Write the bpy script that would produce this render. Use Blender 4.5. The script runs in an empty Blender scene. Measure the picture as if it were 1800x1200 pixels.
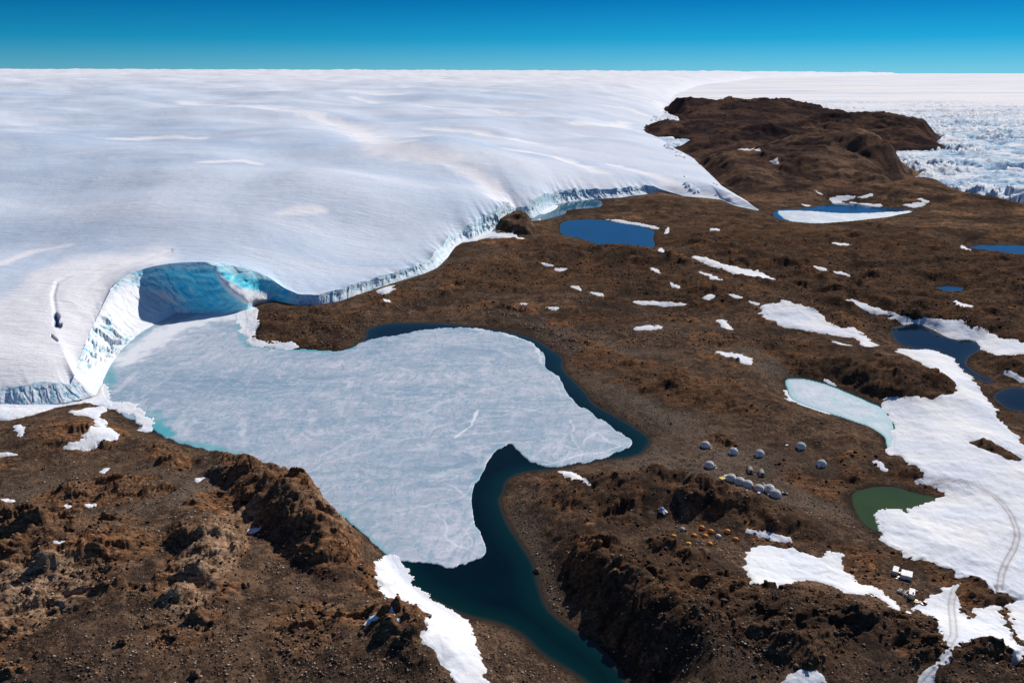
import bpy, bmesh, math, random
import numpy as np
from mathutils import Vector, Matrix

# ------------------------------------------------------------------ camera, sky, sun
S = bpy.context.scene
COL = S.collection
R = math.radians
CAM_H = 225.0
FPX = 1413.0
PITCH = math.atan((600 - 126) / FPX)
SP, CP = math.sin(PITCH), math.cos(PITCH)
cam = bpy.data.objects.new('camera', bpy.data.cameras.new('camera'))
COL.objects.link(cam)
cam.location = (0, 0, CAM_H)
cam.rotation_euler = (math.pi / 2 - PITCH, 0, 0)
cam.data.lens = 36 * FPX / 1800
cam.data.sensor_width = 36
cam.data.clip_start = 1
cam.data.clip_end = 200000
S.camera = cam

SUN_AZ, SUN_EL = R(36), R(36)
W = bpy.data.worlds.new('World')
S.world = W
W.use_nodes = True
wn, wl = W.node_tree.nodes, W.node_tree.links
wn.clear()
sky = wn.new('ShaderNodeTexSky')
sky.sky_type = 'NISHITA'
sky.sun_disc = False
sky.sun_elevation = SUN_EL
sky.sun_rotation = SUN_AZ
sky.altitude = 2500
sky.air_density = 1.0
sky.dust_density = 0.0
sky.ozone_density = 3.0
tc = wn.new('ShaderNodeTexCoord')
sx = wn.new('ShaderNodeSeparateXYZ')
wl.new(tc.outputs['Generated'], sx.inputs[0])
rmp = wn.new('ShaderNodeValToRGB')
el = rmp.color_ramp.elements
el[0].position, el[0].color = 0.0, (0.105, 0.32, 0.52, 1)
el[1].position, el[1].color = 0.5, (0.36, 0.44, 0.52, 1)
for p_, c_ in ((0.035, (0.014, 0.24, 0.41, 1)), (0.085, (0.001, 0.150, 0.29, 1)), (0.20, (0.17, 0.26, 0.36, 1))):
    e_ = el.new(p_); e_.color = c_
wl.new(sx.outputs['Z'], rmp.inputs[0])
mulc = wn.new('ShaderNodeMix'); mulc.data_type = 'RGBA'; mulc.blend_type = 'MULTIPLY'
mulc.inputs[0].default_value = 1.0
wl.new(sky.outputs[0], mulc.inputs[6]); wl.new(rmp.outputs[0], mulc.inputs[7])
bgn = wn.new('ShaderNodeBackground'); bgn.inputs[1].default_value = 0.15
won = wn.new('ShaderNodeOutputWorld')
wl.new(mulc.outputs[2], bgn.inputs[0]); wl.new(bgn.outputs[0], won.inputs[0])

sd = bpy.data.lights.new('sun', 'SUN')
sd.energy = 5.0; sd.angle = R(0.53); sd.color = (1.0, 0.94, 0.86)
sun = bpy.data.objects.new('sun', sd); COL.objects.link(sun)
sun.location = (300, 300, 400)
sun.rotation_euler = Vector((math.sin(SUN_AZ) * math.cos(SUN_EL), math.cos(SUN_AZ) * math.cos(SUN_EL),
                             math.sin(SUN_EL))).to_track_quat('Z', 'Y').to_euler()
S.view_settings.view_transform = 'Standard'
S.view_settings.look = 'None'
S.view_settings.exposure = 0.05
S.view_settings.gamma = 1.0
S.render.engine = 'CYCLES'
S.render.resolution_x, S.render.resolution_y = 1024, 682

# ------------------------------------------------------------------ maths
rng = np.random.RandomState(7)
_T = rng.rand(8, 256, 256)
_A = rng.rand(8, 256, 256) * 2 * math.pi
_GX, _GY = np.cos(_A), np.sin(_A)


def gn(x, y, s=0):                                   # gradient noise, about -0.7..0.7
    s = s % 8
    x = np.asarray(x, float) + s * 37.3; y = np.asarray(y, float) + s * 91.7
    xi = np.floor(x); yi = np.floor(y)
    fx = x - xi; fy = y - yi
    a = xi.astype(np.int64) & 255; b = yi.astype(np.int64) & 255
    a1 = (a + 1) & 255; b1 = (b + 1) & 255
    gx, gy = _GX[s], _GY[s]
    n00 = gx[a, b] * fx + gy[a, b] * fy
    n10 = gx[a1, b] * (fx - 1) + gy[a1, b] * fy
    n01 = gx[a, b1] * fx + gy[a, b1] * (fy - 1)
    n11 = gx[a1, b1] * (fx - 1) + gy[a1, b1] * (fy - 1)
    u = fx * fx * fx * (fx * (fx * 6 - 15) + 10); v = fy * fy * fy * (fy * (fy * 6 - 15) + 10)
    return (n00 * (1 - u) + n10 * u) * (1 - v) + (n01 * (1 - u) + n11 * u) * v


def fbm(x, y, o=4, s=0, g=0.5):
    r = 0; a = 1.0
    for i in range(o):
        r = r + a * gn(x, y, s + i); x = x * 2.03 + 11.1; y = y * 2.03 - 7.7; a *= g
    return r


def ridge(x, y, o=4, s=0, g=0.55):
    r = 0; a = 1.0; t = 0
    for i in range(o):
        r = r + a * (1 - np.minimum(1, np.abs(gn(x, y, s + i)) * 2.4)); t += a
        x = x * 2.07 + 5.1; y = y * 2.07 - 3.3; a *= g
    return r / t


def cells(x, y, s=0):                                # fractured blocks: random height per cell, edge distance
    s = s % 7
    xi = np.floor(x).astype(np.int64); yi = np.floor(y).astype(np.int64)
    f1 = np.full(x.shape, 9.0); f2 = np.full(x.shape, 9.0); h = np.zeros(x.shape)
    for i in (-1, 0, 1):
        for j in (-1, 0, 1):
            a = (xi + i) & 255; b = (yi + j) & 255
            px = xi + i + 0.15 + 0.7 * _T[s, a, b]; py = yi + j + 0.15 + 0.7 * _T[s + 1, a, b]
            d = np.hypot(x - px, y - py)
            m = d < f1
            f2 = np.where(m, f1, np.minimum(f2, d))
            h = np.where(m, _T[s, b, a], h)
            f1 = np.where(m, d, f1)
    return h, f2 - f1


def facets(x, y, s=0, tilt=.9):                      # tilted planar plates, and distance to the joints
    s = s % 6
    xi = np.floor(x).astype(np.int64); yi = np.floor(y).astype(np.int64)
    f1 = np.full(x.shape, 9.0); f2 = np.full(x.shape, 9.0); h = np.zeros(x.shape)
    for i in (-1, 0, 1):
        for j in (-1, 0, 1):
            a = (xi + i) & 255; b = (yi + j) & 255
            dx = x - (xi + i + 0.12 + 0.76 * _T[s, a, b]); dy = y - (yi + j + 0.12 + 0.76 * _T[s + 1, a, b])
            d = np.maximum(np.abs(dx * .9 + dy * .45), np.abs(dy - dx * .3)) * .75 + .25 * np.hypot(dx, dy)
            hh_ = _T[s, b, a] - .5 + tilt * ((_T[s + 2, a, b] - .5) * dx + (_T[s + 1, b, a] - .75) * dy)
            m = d < f1
            f2 = np.where(m, f1, np.minimum(f2, d)); h = np.where(m, hh_, h); f1 = np.where(m, d, f1)
    return h, f2 - f1


def sm(a, b, x):
    t = np.clip((x - a) / (b - a), 0, 1)
    return t * t * (3 - 2 * t)


def ray(px, py, z=0.0):                              # photo pixel -> world point on the level z
    dx = (np.asarray(px, float) - 900) / FPX; dy = (np.asarray(py, float) - 600) / FPX
    t = (CAM_H - z) / (SP + dy * CP)
    return dx * t, (CP - dy * SP) * t


def rayd(px, py, D):                                 # photo pixel -> world point at view depth D
    dx = (px - 900) / FPX; dy = (py - 600) / FPX
    return dx * D, (CP - dy * SP) * D, CAM_H - (SP + dy * CP) * D


def unray(x, y, z):
    d = y * CP + (CAM_H - z) * SP
    return 900 + FPX * x / d, 600 + FPX * ((CAM_H - z) * CP - y * SP) / d


def seg_dist(x, y, P, closed=True):
    d = np.full(x.shape, 1e18)
    n = len(P)
    for i in range(n if closed else n - 1):
        ax, ay = P[i]; bx, by = P[(i + 1) % n]
        ux, uy = bx - ax, by - ay
        L = ux * ux + uy * uy + 1e-9
        t = np.clip(((x - ax) * ux + (y - ay) * uy) / L, 0, 1)
        d = np.minimum(d, (x - ax - t * ux) ** 2 + (y - ay - t * uy) ** 2)
    return np.sqrt(d)


def inside(x, y, P):
    r = np.zeros(x.shape, bool)
    n = len(P)
    for i in range(n):
        ax, ay = P[i]; bx, by = P[(i + 1) % n]
        if ay == by: continue
        c = ((ay > y) != (by > y)) & (x < (bx - ax) * (y - ay) / (by - ay) + ax)
        r ^= c
    return r


def sdf(x, y, P, pad=60.0):                          # positive inside, -pad beyond the padded box
    P = np.asarray(P, float)
    r = np.full(x.shape, -float(pad))
    lo = P.min(0) - pad; hi = P.max(0) + pad
    m = (x > lo[0]) & (x < hi[0]) & (y > lo[1]) & (y < hi[1])
    if m.any():
        xs, ys = x[m], y[m]
        d = seg_dist(xs, ys, P)
        r[m] = np.where(inside(xs, ys, P), d, -np.minimum(d, pad))
    return r


def smooth_poly(P, n=2):                             # Chaikin corner cutting
    P = [tuple(map(float, p)) for p in P]
    for _ in range(n):
        Q = []
        for i in range(len(P)):
            a, b = P[i], P[(i + 1) % len(P)]
            Q += [(a[0] * .8 + b[0] * .2, a[1] * .8 + b[1] * .2), (a[0] * .2 + b[0] * .8, a[1] * .2 + b[1] * .8)]
        P = Q
    return P


def plane_poly(P, n=1, z=0.0):
    P = np.array(smooth_poly(P, n) if n else P, float)
    x, y = ray(P[:, 0], P[:, 1], z)
    return np.stack([x, y], 1)


# ------------------------------------------------------------------ traced shapes (photo pixels, 1800 x 1200)
LAKE_WATER = [(180,695),(183,660),(215,605),(293,555),(350,545),(420,548),(436,552),(430,600),(440,608),(470,612),(567,616),(600,617),(628,605),(643,594),(643,582),(650,577),
 (683,568),(750,567),(820,572),(890,582),(942,596),(967,613),(992,630),(988,647),(1007,667),(1033,693),
 (1043,710),(1077,728),(1120,753),(1147,773),(1130,797),(1105,804),(1067,808),(1030,814),(975,825),(958,826),(917,831),
 (892,844),(887,867),(879,879),(892,917),(917,954),(942,992),(948,1025),(962,1067),(998,1098),(1045,1128),(1092,1175),  # south tip: channel water, its dark sheet also covering the gully's shaded floor
 (1118,1225),(1065,1230),(1012,1187),(950,1150),(917,1117),(883,1098),(817,1083),(771,1062),(742,1046),(721,1031),(700,1010),(684,975),
 (660,955),(630,930),(590,905),(560,885),(530,862),(500,845),(470,835),(430,815),(375,792),(308,776),(280,765),(240,745),(205,722)]
LAKE_ICE = [(175,698),(177,662),(194,628),(226,596),(287,556),(330,546),(415,548),(437,545),(462,560),(458,585),(440,602),(470,612),(567,616),(604,617),
 (643,598),(693,589),(747,578),(820,575),(890,585),(937,602),(952,615),(958,627),(957,647),(983,660),(988,672),(993,683),(1010,702),(1030,720),(1067,743),
 (1100,765),(1108,777),(1100,790),(1067,804),(1020,815),(971,823),(937,815),(917,800),(902,781),(890,780),(862,802),(846,829),
 (829,862),(827,883),(833,917),(846,946),(853,967),(846,979),(808,994),(787,999),(758,990),(719,989),(690,985),(655,955),(622,925),
 (580,900),(542,875),(500,850),(460,835),(425,815),(375,795),(308,778),(270,760),(200,722)]
W_BLUE = [(985,388),(1047,385),(1083,391),(1127,397),(1152,407),(1147,417),(1152,433),(1140,442),(1093,442),(1060,433),(1033,423),(1013,417),(985,413)]
W_MELT = [(930,388),(953,375),(977,361),(993,356),(1050,350),(1062,357),(1053,365),(997,368),(993,378),(947,388)]
W_UPPER = [(1359,374),(1367,368),(1413,368),(1467,357),(1500,357),(1533,363),(1583,367),(1613,370),(1567,380),(1500,388),(1433,393),(1380,388),(1360,382)]
I_UPPER = [(1366,371),(1390,370),(1430,371),(1477,375),(1540,374),(1612,370),(1567,381),(1500,389),(1433,394),(1380,388)]
W_RIGHT = [(1702,431),(1760,430),(1830,433),(1900,438),(1900,452),(1800,447),(1750,444),(1715,439)]
W_SMALL = [(1642,505),(1665,502),(1695,506),(1690,511),(1665,512)]
W_DARK = [(1562,576),(1593,570),(1613,567),(1643,581),(1673,597),(1712,596),(1727,613),(1702,627),(1697,640),(1717,657),(1750,670),(1733,673),
 (1700,655),(1680,640),(1660,623),(1640,614),(1617,614),(1577,605)]
W_DARK2 = [(1741,695),(1773,680),(1800,683),(1880,690),(1890,730),(1800,724),(1767,718)]
W_TURQ = [(1378,669),(1385,664),(1413,664),(1460,676),(1520,702),(1553,716),(1573,743),(1572,783),(1564,798),(1558,780),(1556,768),(1533,751),(1483,734),(1450,724),(1410,710),(1388,700)]
W_GREEN = [(1496,864),(1543,854),(1577,856),(1607,866),(1650,875),(1652,884),(1620,892),(1604,904),(1562,900),(1550,912),(1552,930),(1537,934),(1513,917),(1499,890)]
LAKES = [LAKE_WATER, W_BLUE, W_MELT, W_UPPER, W_RIGHT, W_SMALL, W_DARK, W_DARK2, W_TURQ, W_GREEN]
LAKES_W = [plane_poly(p) for p in LAKES]

BASE = [(-450,716),(0,712),(60,713),(110,710),(148,701),(172,695),(182,672),(195,645),(215,615),(250,584),(293,560),(310,550),(330,551),(350,551),(400,552),(437,545),
 (450,536),(483,529),(520,536),(560,536),(600,529),(627,518),(663,507),(697,496),(743,482),(770,470),(788,452),(800,434),(817,424),
 (835,420),(850,412),(876,404),(897,392),(917,384),(937,384),(950,376),(965,365),(985,358),(1047,350),(1087,348),(1147,340),(1180,341),(1200,345),
 (1240,348),(1267,351),(1293,362),(1335,371)]
#        top pixel for each base station, slope of the face in degrees, blue-ness, roughness
TOPS = [(-450,690,28,.3,.7),(0,684,27,.35,.8),(50,675,26,.4,.8),(100,673,26,.4,.8),(125,674,26,.4,.8),(130,660,26,.25,.4),(134,646,21,.1,.4),(150,603,20,.15,.4),(166,566,21,.25,.4),(184,528,24,.3,.4),
 (199,495,26,.35,.4),(228,476,29,.4,.8),(272,466,30,.5,.8),(305,462,48,.9,.4),(350,459,60,1,.3),(428,464,58,1,.3),
 (470,484,55,1,.35),(497,505,52,.9,.4),(523,517,55,.75,.4),(560,518,60,.6,.5),(603,503,46,.5,.9),(630,496,45,.5,1),(667,486,45,.5,1),(697,474,45,.6,1),(735,463,45,.6,1),(760,452,45,.5,1),(772,436,42,.4,1),(790,417,40,.3,1),(808,406,40,.3,1),
 (832,390,44,.5,1),(845,380,46,.6,1),(871,373,46,.6,1),(889,352,50,.3,.8),(906,364,40,.1,.5),(925,362,45,.4,.8),(943,347,60,.7,.6),(966,338,50,.9,.6),(985,334,40,.5,.9),(1030,331,38,.4,1),(1080,331,37,.3,1),(1135,326,36,.25,1),(1165,334,30,.1,.5),(1195,343,10,0,0),
 (1240,346,8,0,0),(1267,349,8,0,0),(1293,360,8,0,0),(1335,369.5,8,0,0)]
RIGHT_EDGE = [(1345,373),(1333,370),(1310,353),(1267,330),(1250,313),(1217,280),(1185,262),(1160,245),(1135,233),(1150,213),(1172,198),(1180,180),(1190,165),(1230,150),(1330,138)]
FAR_LAND = [(1300,400),(1333,372),(1310,353),(1267,330),(1250,313),(1230,297),(1217,280),(1200,270),(1178,260),(1233,256),(1262,256),(1262,250),(1217,245),(1200,242),
 (1140,238),(1127,228),(1147,217),(1173,213),(1200,214),(1200,210),(1198,206),(1190,203),(1183,200),(1165,195),(1170,187),(1185,182),(1180,177),(1200,176),(1300,180),(1400,186),(1440,196),(1470,212),
 (1527,215),(1583,222),(1600,231),(1655,238),(1632,248),(1665,258),(1630,262),(1557,262),(1567,287),(1613,300),(1572,318),(1590,327),(1640,328),(1700,342),(1767,355),(1850,370),(2200,430),(2200,500),(1300,500)]
FAR_W = plane_poly(FAR_LAND, 1)
BASE_XY = np.stack(ray(np.array([p[0] for p in BASE]), np.array([p[1] for p in BASE])), 1)
RE_XY = np.stack(ray(np.array([p[0] for p in RIGHT_EDGE]), np.array([p[1] for p in RIGHT_EDGE])), 1)
# ground polygon: everything on the near side of the glacier foot, plus the far land
NEAR_W = np.array([tuple(p) for p in BASE_XY] + [tuple(ray(1400, 360)), tuple(ray(1600, 345)), tuple(ray(2600, 440)), (900, 60), (-900, 60)])

# hills: crest pixel, crest height (m), radii across / along in metres, turn (deg)
HILLS = [
 (440,880,9,40,60,42),(560,1000,8,40,48,40),(150,1080,24,85,70,0),(60,1000,26,60,50,0),(350,1000,18,50,50,10),(620,1130,16,50,38,20),(250,880,14,60,40,0),
 (60,760,8,40,25,0),(160,760,7,30,18,0),(700,1150,16,28,34,0),
 (1040,880,9,48,30,30),(1100,1030,5,30,44,20),(1185,985,10,26,20,0),(1190,1120,11,50,50,0),(1190,862,13,42,17,-12),(1340,898,9,34,15,-20),
 (1400,1125,8,60,32,0),(1550,1150,8,45,28,-15),(1330,1130,12,60,40,0),(1760,1180,14,40,36,0),(1720,1035,5,22,10,0),
 (1530,655,12,95,34,-14),(1300,690,6,80,50,0),(1080,450,14,110,50,-10),(1350,500,16,170,60,-8),(1580,545,9,110,50,-5),(1500,460,12,200,80,0),(1760,575,8,100,50,0),(1780,640,8,45,20,0),
 (1250,430,14,180,90,0),(700,500,4,120,60,0),(530,560,6,45,20,0),(900,470,7,90,60,0),(1120,350,10,120,50,0),(1600,690,3,60,30,0),(1650,410,16,220,90,0)]
RIDGES = [([(398,800,8),(440,820,13),(490,862,17),(530,900,20),(562,935,19),(592,968,16),(632,1005,9)], 25, 1.3),
          ([(1015,945,5),(1045,985,8),(1085,1025,9),(1125,1075,9),(1160,1130,6)], 17, 1.3), ([(655,1050,2),(700,1045,3.5),(745,1060,2)], 12, 1.4), ([(650,1140,3),(700,1165,6),(750,1195,6)], 15, 1.3),
          ([(0,985,10),(90,990,12),(170,1030,7)], 22, 1.2), ([(330,960,5),(375,1010,9),(395,1080,6)], 15, 1.3), ([(1410,1095,4),(1480,1115,5),(1535,1140,4)], 18, 1.4),
          ([(1100,852,4),(1180,850,9),(1260,868,8),(1300,885,4)], 18, 1.5), ([(1440,640,4),(1530,640,8),(1620,668,6)], 22, 1.5), ([(980,445,5),(1080,450,9),(1160,470,5)], 30, 1.5),
          ([(1230,440,5),(1330,460,9),(1450,490,7)], 34, 1.5), ([(1470,512,4),(1560,540,8),(1640,566,5)], 26, 1.5), ([(900,480,3),(1000,500,6),(1100,520,4)], 22, 1.5), ([(1170,175,9),(1171,176,9)], 1, 1.5)]
# far hills: crest pixel, view depth, radii across / along, power (flat-topped when high)
FARH = [(1340,174,4300,430,520,2),(1210,173,4600,330,350,2),(1430,190,3900,300,350,2),(1520,201,3050,330,260,2.4),(1590,222,2750,190,140,2),(1260,214,3200,420,330,2),
 (1380,222,2450,280,240,2),(1470,235,2050,190,200,2.6),(1530,246,1900,85,150,3.2),(1430,262,1850,190,200,2.5),(1330,270,1900,230,260,2),(1270,290,1750,130,180,2),
 (1630,316,1560,110,80,2),(1560,330,1500,150,70,2),(1700,338,1450,150,60,2),(1780,352,1400,130,60,2),(1480,330,1530,120,60,2),(1390,320,1600,110,120,2)]
# rocky crags: pixel centre, pixel radii, turn(deg in photo), relief (m)
CRAGS = [
 (520,895,165,40,38,6),(430,820,50,28,20,4),(110,1050,150,80,5,6),(40,1150,80,45,0,4.5),(375,1040,50,90,10,5),(140,765,75,26,5,4),(170,868,90,26,-5,4),(250,905,60,22,0,3.5),(470,880,60,40,30,4),
 (690,1065,60,35,20,4),(700,1150,70,45,20,5.5),(560,1160,60,40,0,3),(300,800,60,18,20,3),
 (1050,880,95,42,22,4),(1070,1030,80,48,35,5),(1140,1115,85,60,25,4.5),(1190,985,50,32,0,4.5),(1190,868,85,30,12,3.8),(1345,905,75,26,20,3.8),(1240,1070,90,55,10,4.5),
 (1420,1110,130,44,12,4.2),(1580,1145,80,42,20,4),(1400,1150,120,50,0,4.5),(1760,1170,90,45,-10,5.5),(1735,1030,60,22,15,3),(1640,1000,55,22,25,3),(1560,990,80,18,20,2),
 (1530,655,160,38,17,4),(1620,835,60,20,20,3),(1740,790,50,10,20,3),(1480,840,90,40,15,2.0),(1790,640,60,22,10,4),
 (1060,470,150,40,15,3.5),(1150,500,110,30,15,4),(1350,450,160,35,12,4),(1400,510,140,34,18,5),(1560,520,150,30,12,4),(1700,500,150,40,8,4),(1650,570,120,16,15,3.5),
 (880,490,110,25,5,2.5),(1200,690,110,28,12,2.8),(1100,640,90,20,10,2),(530,575,95,34,0,4),(690,520,50,15,0,2),(1250,380,120,25,5,3.5),(1550,440,230,18,5,4),(1750,470,160,30,5,4),(900,396,34,18,0,5)]
GRAVEL = [(925,950,26,75,-20),(1080,620,90,20,15),(1130,790,70,30,0),(1230,830,110,40,10),(960,1040,30,60,60),(1350,640,110,26,25),(1300,800,120,20,10),(620,580,90,18,0),(1000,590,90,12,20),(1440,880,80,20,10),(150,870,160,30,-5),(380,890,110,35,-20),(1150,720,120,30,30),(700,470,80,16,-10),(950,440,70,16,0)]
PYRAMID = [(846,398),(880,380),(896,364),(916,374),(936,390),(950,410),(940,420),(905,420),(870,410)]

SNOW = [
 [(1343,537),(1337,555),(1363,563),(1377,577),(1433,583),(1493,592),(1520,603),(1517,610),(1543,612),(1527,597),(1510,580),(1497,573),(1480,578),(1463,573),(1440,550),(1417,538),(1380,529),(1360,538)],
 [(1480,528),(1510,533),(1567,547),(1600,555),(1673,563),(1720,580),(1767,597),(1800,603),(1900,612),(1900,632),(1800,620),(1747,627),(1727,613),(1710,599),(1670,599),(1647,584),(1613,570),(1587,568),(1567,560),(1570,552),(1533,547),(1500,538),(1483,533)],
 [(1563,613),(1643,615),(1680,633),(1707,667),(1733,700),(1760,737),(1800,783),(1860,850),(2000,960),(2000,1080),(1800,1052),(1787,1040),(1750,1030),(1717,1014),(1690,1012),(1677,1003),(1643,993),(1620,980),(1600,983),
  (1587,970),(1543,943),(1545,927),(1543,910),(1560,893),(1600,899),(1617,885),(1645,878),(1667,872),(1647,858),(1617,847),(1625,838),(1610,820),(1577,800),(1562,800),(1568,780),(1572,745),(1550,717),(1550,708),(1567,700),(1607,697),(1643,705),(1667,690),(1683,688),
  (1680,673),(1660,660),(1613,633)],
 [(1687,1021),(1663,1038),(1633,1048),(1613,1067),(1633,1083),(1653,1103),(1663,1133),(1647,1160),(1607,1200),(1560,1250),(1610,1250),(1640,1193),(1683,1137),(1710,1123),(1733,1123),(1717,1137),(1757,1133),(1783,1147),
  (1800,1153),(1840,1165),(1840,1150),(1800,1143),(1777,1117),(1763,1087),(1757,1060),(1733,1070),(1717,1067),(1707,1090),(1690,1077),(1678,1050),(1692,1028)],
 [(1775,1062),(1800,1055),(1900,1060),(1900,1160),(1800,1133),(1783,1117)],
 [(1333,957),(1360,962),(1400,968),(1433,977),(1453,973),(1483,975),(1475,983),(1493,1013),(1510,1027),(1537,1030),(1557,1047),(1580,1067),(1585,1078),(1567,1063),(1547,1047),(1527,1043),(1500,1045),(1467,1033),(1433,1020),(1400,1017),(1380,1026),(1350,1027),(1330,1027),(1312,1003),(1311,985),(1318,970)],
 [(1310,932),(1335,932),(1360,938),(1395,948),(1385,954),(1362,950),(1350,945),(1325,941)],
 [(690,975),(658,990),(662,1012),(671,1033),(654,1046),(708,1058),(733,1067),(758,1083),(750,1104),(733,1115),(760,1140),(771,1165),(808,1196),(830,1240),(880,1240),(858,1196),(846,1162),(833,1121),(817,1085),(771,1060),(728,1034),(722,1014),(712,990)],
 [(637,1100),(646,1087),(662,1077),(665,1092)], [(681,1079),(692,1075),(708,1096),(700,1104)],
 [(972,826),(1000,828),(1020,838),(1043,855),(1040,858),(1015,843),(990,832)],
 [(-300,709),(0,709),(100,712),(167,700),(200,706),(230,712),(256,727),(272,752),(262,757),(240,755),(243,737),(213,722),(190,715),(150,709),(117,712),(70,725),(33,735),(0,737),(-300,740)],
 [(113,725),(150,719),(187,712),(183,722),(172,730),(183,738),(184,750),(207,760),(213,767),(173,780),(147,788),(100,788),(143,770),(147,760),(170,753),(165,733),(140,729)],
 [(145,706),(166,693),(178,676),(186,672),(189,692),(205,712),(185,712)],
 [(23,748),(40,747),(43,763),(33,767)], [(-30,880),(25,876),(28,882),(-30,888)], [(-30,796),(25,796),(28,799),(-30,802)],
 [(90,950),(110,950),(122,957),(116,961),(100,955)], [(174,829),(186,823),(194,824),(180,833)], [(338,844),(355,840),(363,842),(348,850)],
 [(150,888),(163,883),(171,885),(158,891)], [(113,890),(120,886),(126,890),(118,894)], [(438,928),(453,926),(454,930),(440,931)],
 [(948,463),(960,463),(973,468),(971,471),(958,466)], [(973,473),(990,472),(999,477),(978,478)], [(1003,502),(1015,502),(1022,510),(1010,508)],
 [(1036,514),(1055,515),(1064,520),(1050,520)], [(912,533),(925,533),(927,536),(914,536)], [(963,541),(975,538),(986,541),(973,545)],
 [(1112,529),(1140,529),(1165,532),(1207,534),(1205,538),(1160,538),(1135,534),(1115,533)], [(1117,575),(1125,573),(1165,574),(1163,578),(1140,580),(1120,580)],
 [(1143,469),(1155,473),(1163,482),(1148,477)], [(1176,497),(1188,500),(1197,508),(1180,502)], [(662,512),(680,504),(694,503),(680,513)], [(673,527),(685,527),(687,531),(675,531)],
 [(1213,449),(1240,454),(1277,466),(1310,472),(1340,481),(1367,490),(1355,492),(1300,486),(1275,474),(1230,460)], [(1225,478),(1255,485),(1271,493),(1240,485)],
 [(1257,562),(1270,561),(1280,571),(1292,582),(1275,577)], [(1257,617),(1275,620),(1310,623),(1321,633),(1319,642),(1300,632),(1270,627)],
 [(1233,523),(1250,516),(1258,520),(1245,528)], [(1281,518),(1305,521),(1300,525),(1285,521)], [(1311,526),(1337,535),(1330,538)],
 [(1462,601),(1485,604),(1496,609),(1475,607)], [(1446,665),(1458,668),(1471,678),(1460,677)], [(1380,690),(1407,681),(1433,698),(1460,711),(1482,732),(1450,725),(1410,711),(1390,704)],
 [(1763,651),(1780,655),(1810,668),(1808,673),(1775,662)], [(1459,427),(1490,430),(1498,434),(1470,432)], [(1428,467),(1445,470),(1458,476),(1440,474)],
 [(1463,476),(1485,480),(1498,485),(1475,482)], [(1686,431),(1700,437),(1709,442),(1695,438)], [(1677,529),(1690,534),(1714,537),(1710,540),(1688,540)],
 [(1535,809),(1545,809),(1553,817),(1560,826),(1545,822)], [(1372,1196),(1400,1177),(1417,1181),(1447,1188),(1450,1240),(1370,1240)], [(1592,1074),(1602,1077),(1605,1082),(1595,1080)],
 [(846,398),(867,402),(877,412),(900,414),(925,420),(893,420),(860,417),(833,424),(806,424),(815,405)],
 [(1062,385),(1090,387),(1127,393),(1158,400),(1157,404),(1127,397),(1090,391)],
 [(418,552),(447,538),(452,560),(456,580),(446,598),(470,603),(485,600),(520,603),(531,611),(500,614),(440,608),(427,592),(420,570)],
 [(1463,347),(1490,344),(1503,347),(1480,353),(1476,358),(1462,357)], [(1510,347),(1533,341),(1536,345),(1517,349)], [(1488,355),(1520,357),(1552,362),(1540,367),(1515,364),(1500,359)],
 [(1590,359),(1620,356),(1627,361),(1600,365)], [(1611,348),(1634,354),(1625,357)], [(1294,262),(1320,262),(1342,268),(1320,267)], [(1353,274),(1368,281),(1371,288),(1360,284)],
 [(1407,359),(1426,361),(1416,363)], [(1425,332),(1449,343),(1440,342)], [(1247,402),(1261,402),(1262,405),(1250,405)], [(1325,227),(1333,226),(1332,229)], [(1384,225),(1398,225),(1396,227)],
 [(1170,405),(1176,398),(1174,410),(1169,412)], [(1158,438),(1168,442),(1166,446),(1158,443)]]
ISLAND = [(1701,775),(1740,776),(1795,806),(1790,813),(1765,806),(1735,791),(1705,781)]


def px_radii(px, py, rx, ry):
    q = SP + (py - 600) / FPX * CP
    D = CAM_H / q
    return rx * D / FPX, ry * D / FPX / max(0.06, math.sin(math.atan2(q, CP - (py - 600) / FPX * SP)))


def ell(x, y, cx, cy, rx, ry, turn=0.0):
    c, s = math.cos(turn), math.sin(turn)
    u = (x - cx) * c + (y - cy) * s; v = -(x - cx) * s + (y - cy) * c
    return (u / rx) ** 2 + (v / ry) ** 2


def px_mask(x, y, lst, k=1.0):
    m = np.zeros(x.shape)
    for e in lst:
        px, py, rx, ry, turn = e[:5]
        amp = e[5] if len(e) > 5 else 1.0
        cx, cy = ray(px, py, 4.0)
        # turned ellipse measured in photo pixels of the ground plane
        lo = ray(px - 3, py, 4.0)
        sxm = FPX / (cy * CP + CAM_H * SP)
        q = CAM_H / (cy * CP + CAM_H * SP)
        sym = sxm * q / math.hypot(q, 1)
        sel = (np.abs(x - cx) < 2.2 * max(rx, ry) / sxm) & (np.abs(y - cy) < 2.2 * max(rx, ry) / sym)
        if not sel.any(): continue
        u = (x[sel] - cx) * sxm; v = -(y[sel] - cy) * sym
        t = math.radians(turn); c, s = math.cos(t), math.sin(t)
        r = ((u * c + v * s) / rx) ** 2 + ((-u * s + v * c) / ry) ** 2
        e_r = np.exp(-r * k)
        m[sel] = np.maximum(m[sel], amp * (e_r if len(e) < 6 else .35 * e_r + .65 * sm(.22, .5, e_r)))
    return m


def zero_dist(x, y):
    """distance to the nearest lake or glacier foot (0 inside a lake)"""
    d = np.full(x.shape, 200.0)
    for P in LAKES_W:
        d = np.minimum(d, np.maximum(0, -sdf(x, y, P, 200.0)))
    m = y < 2600
    d[m] = np.minimum(d[m], seg_dist(x[m], y[m], BASE_XY, False))
    return d


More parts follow.
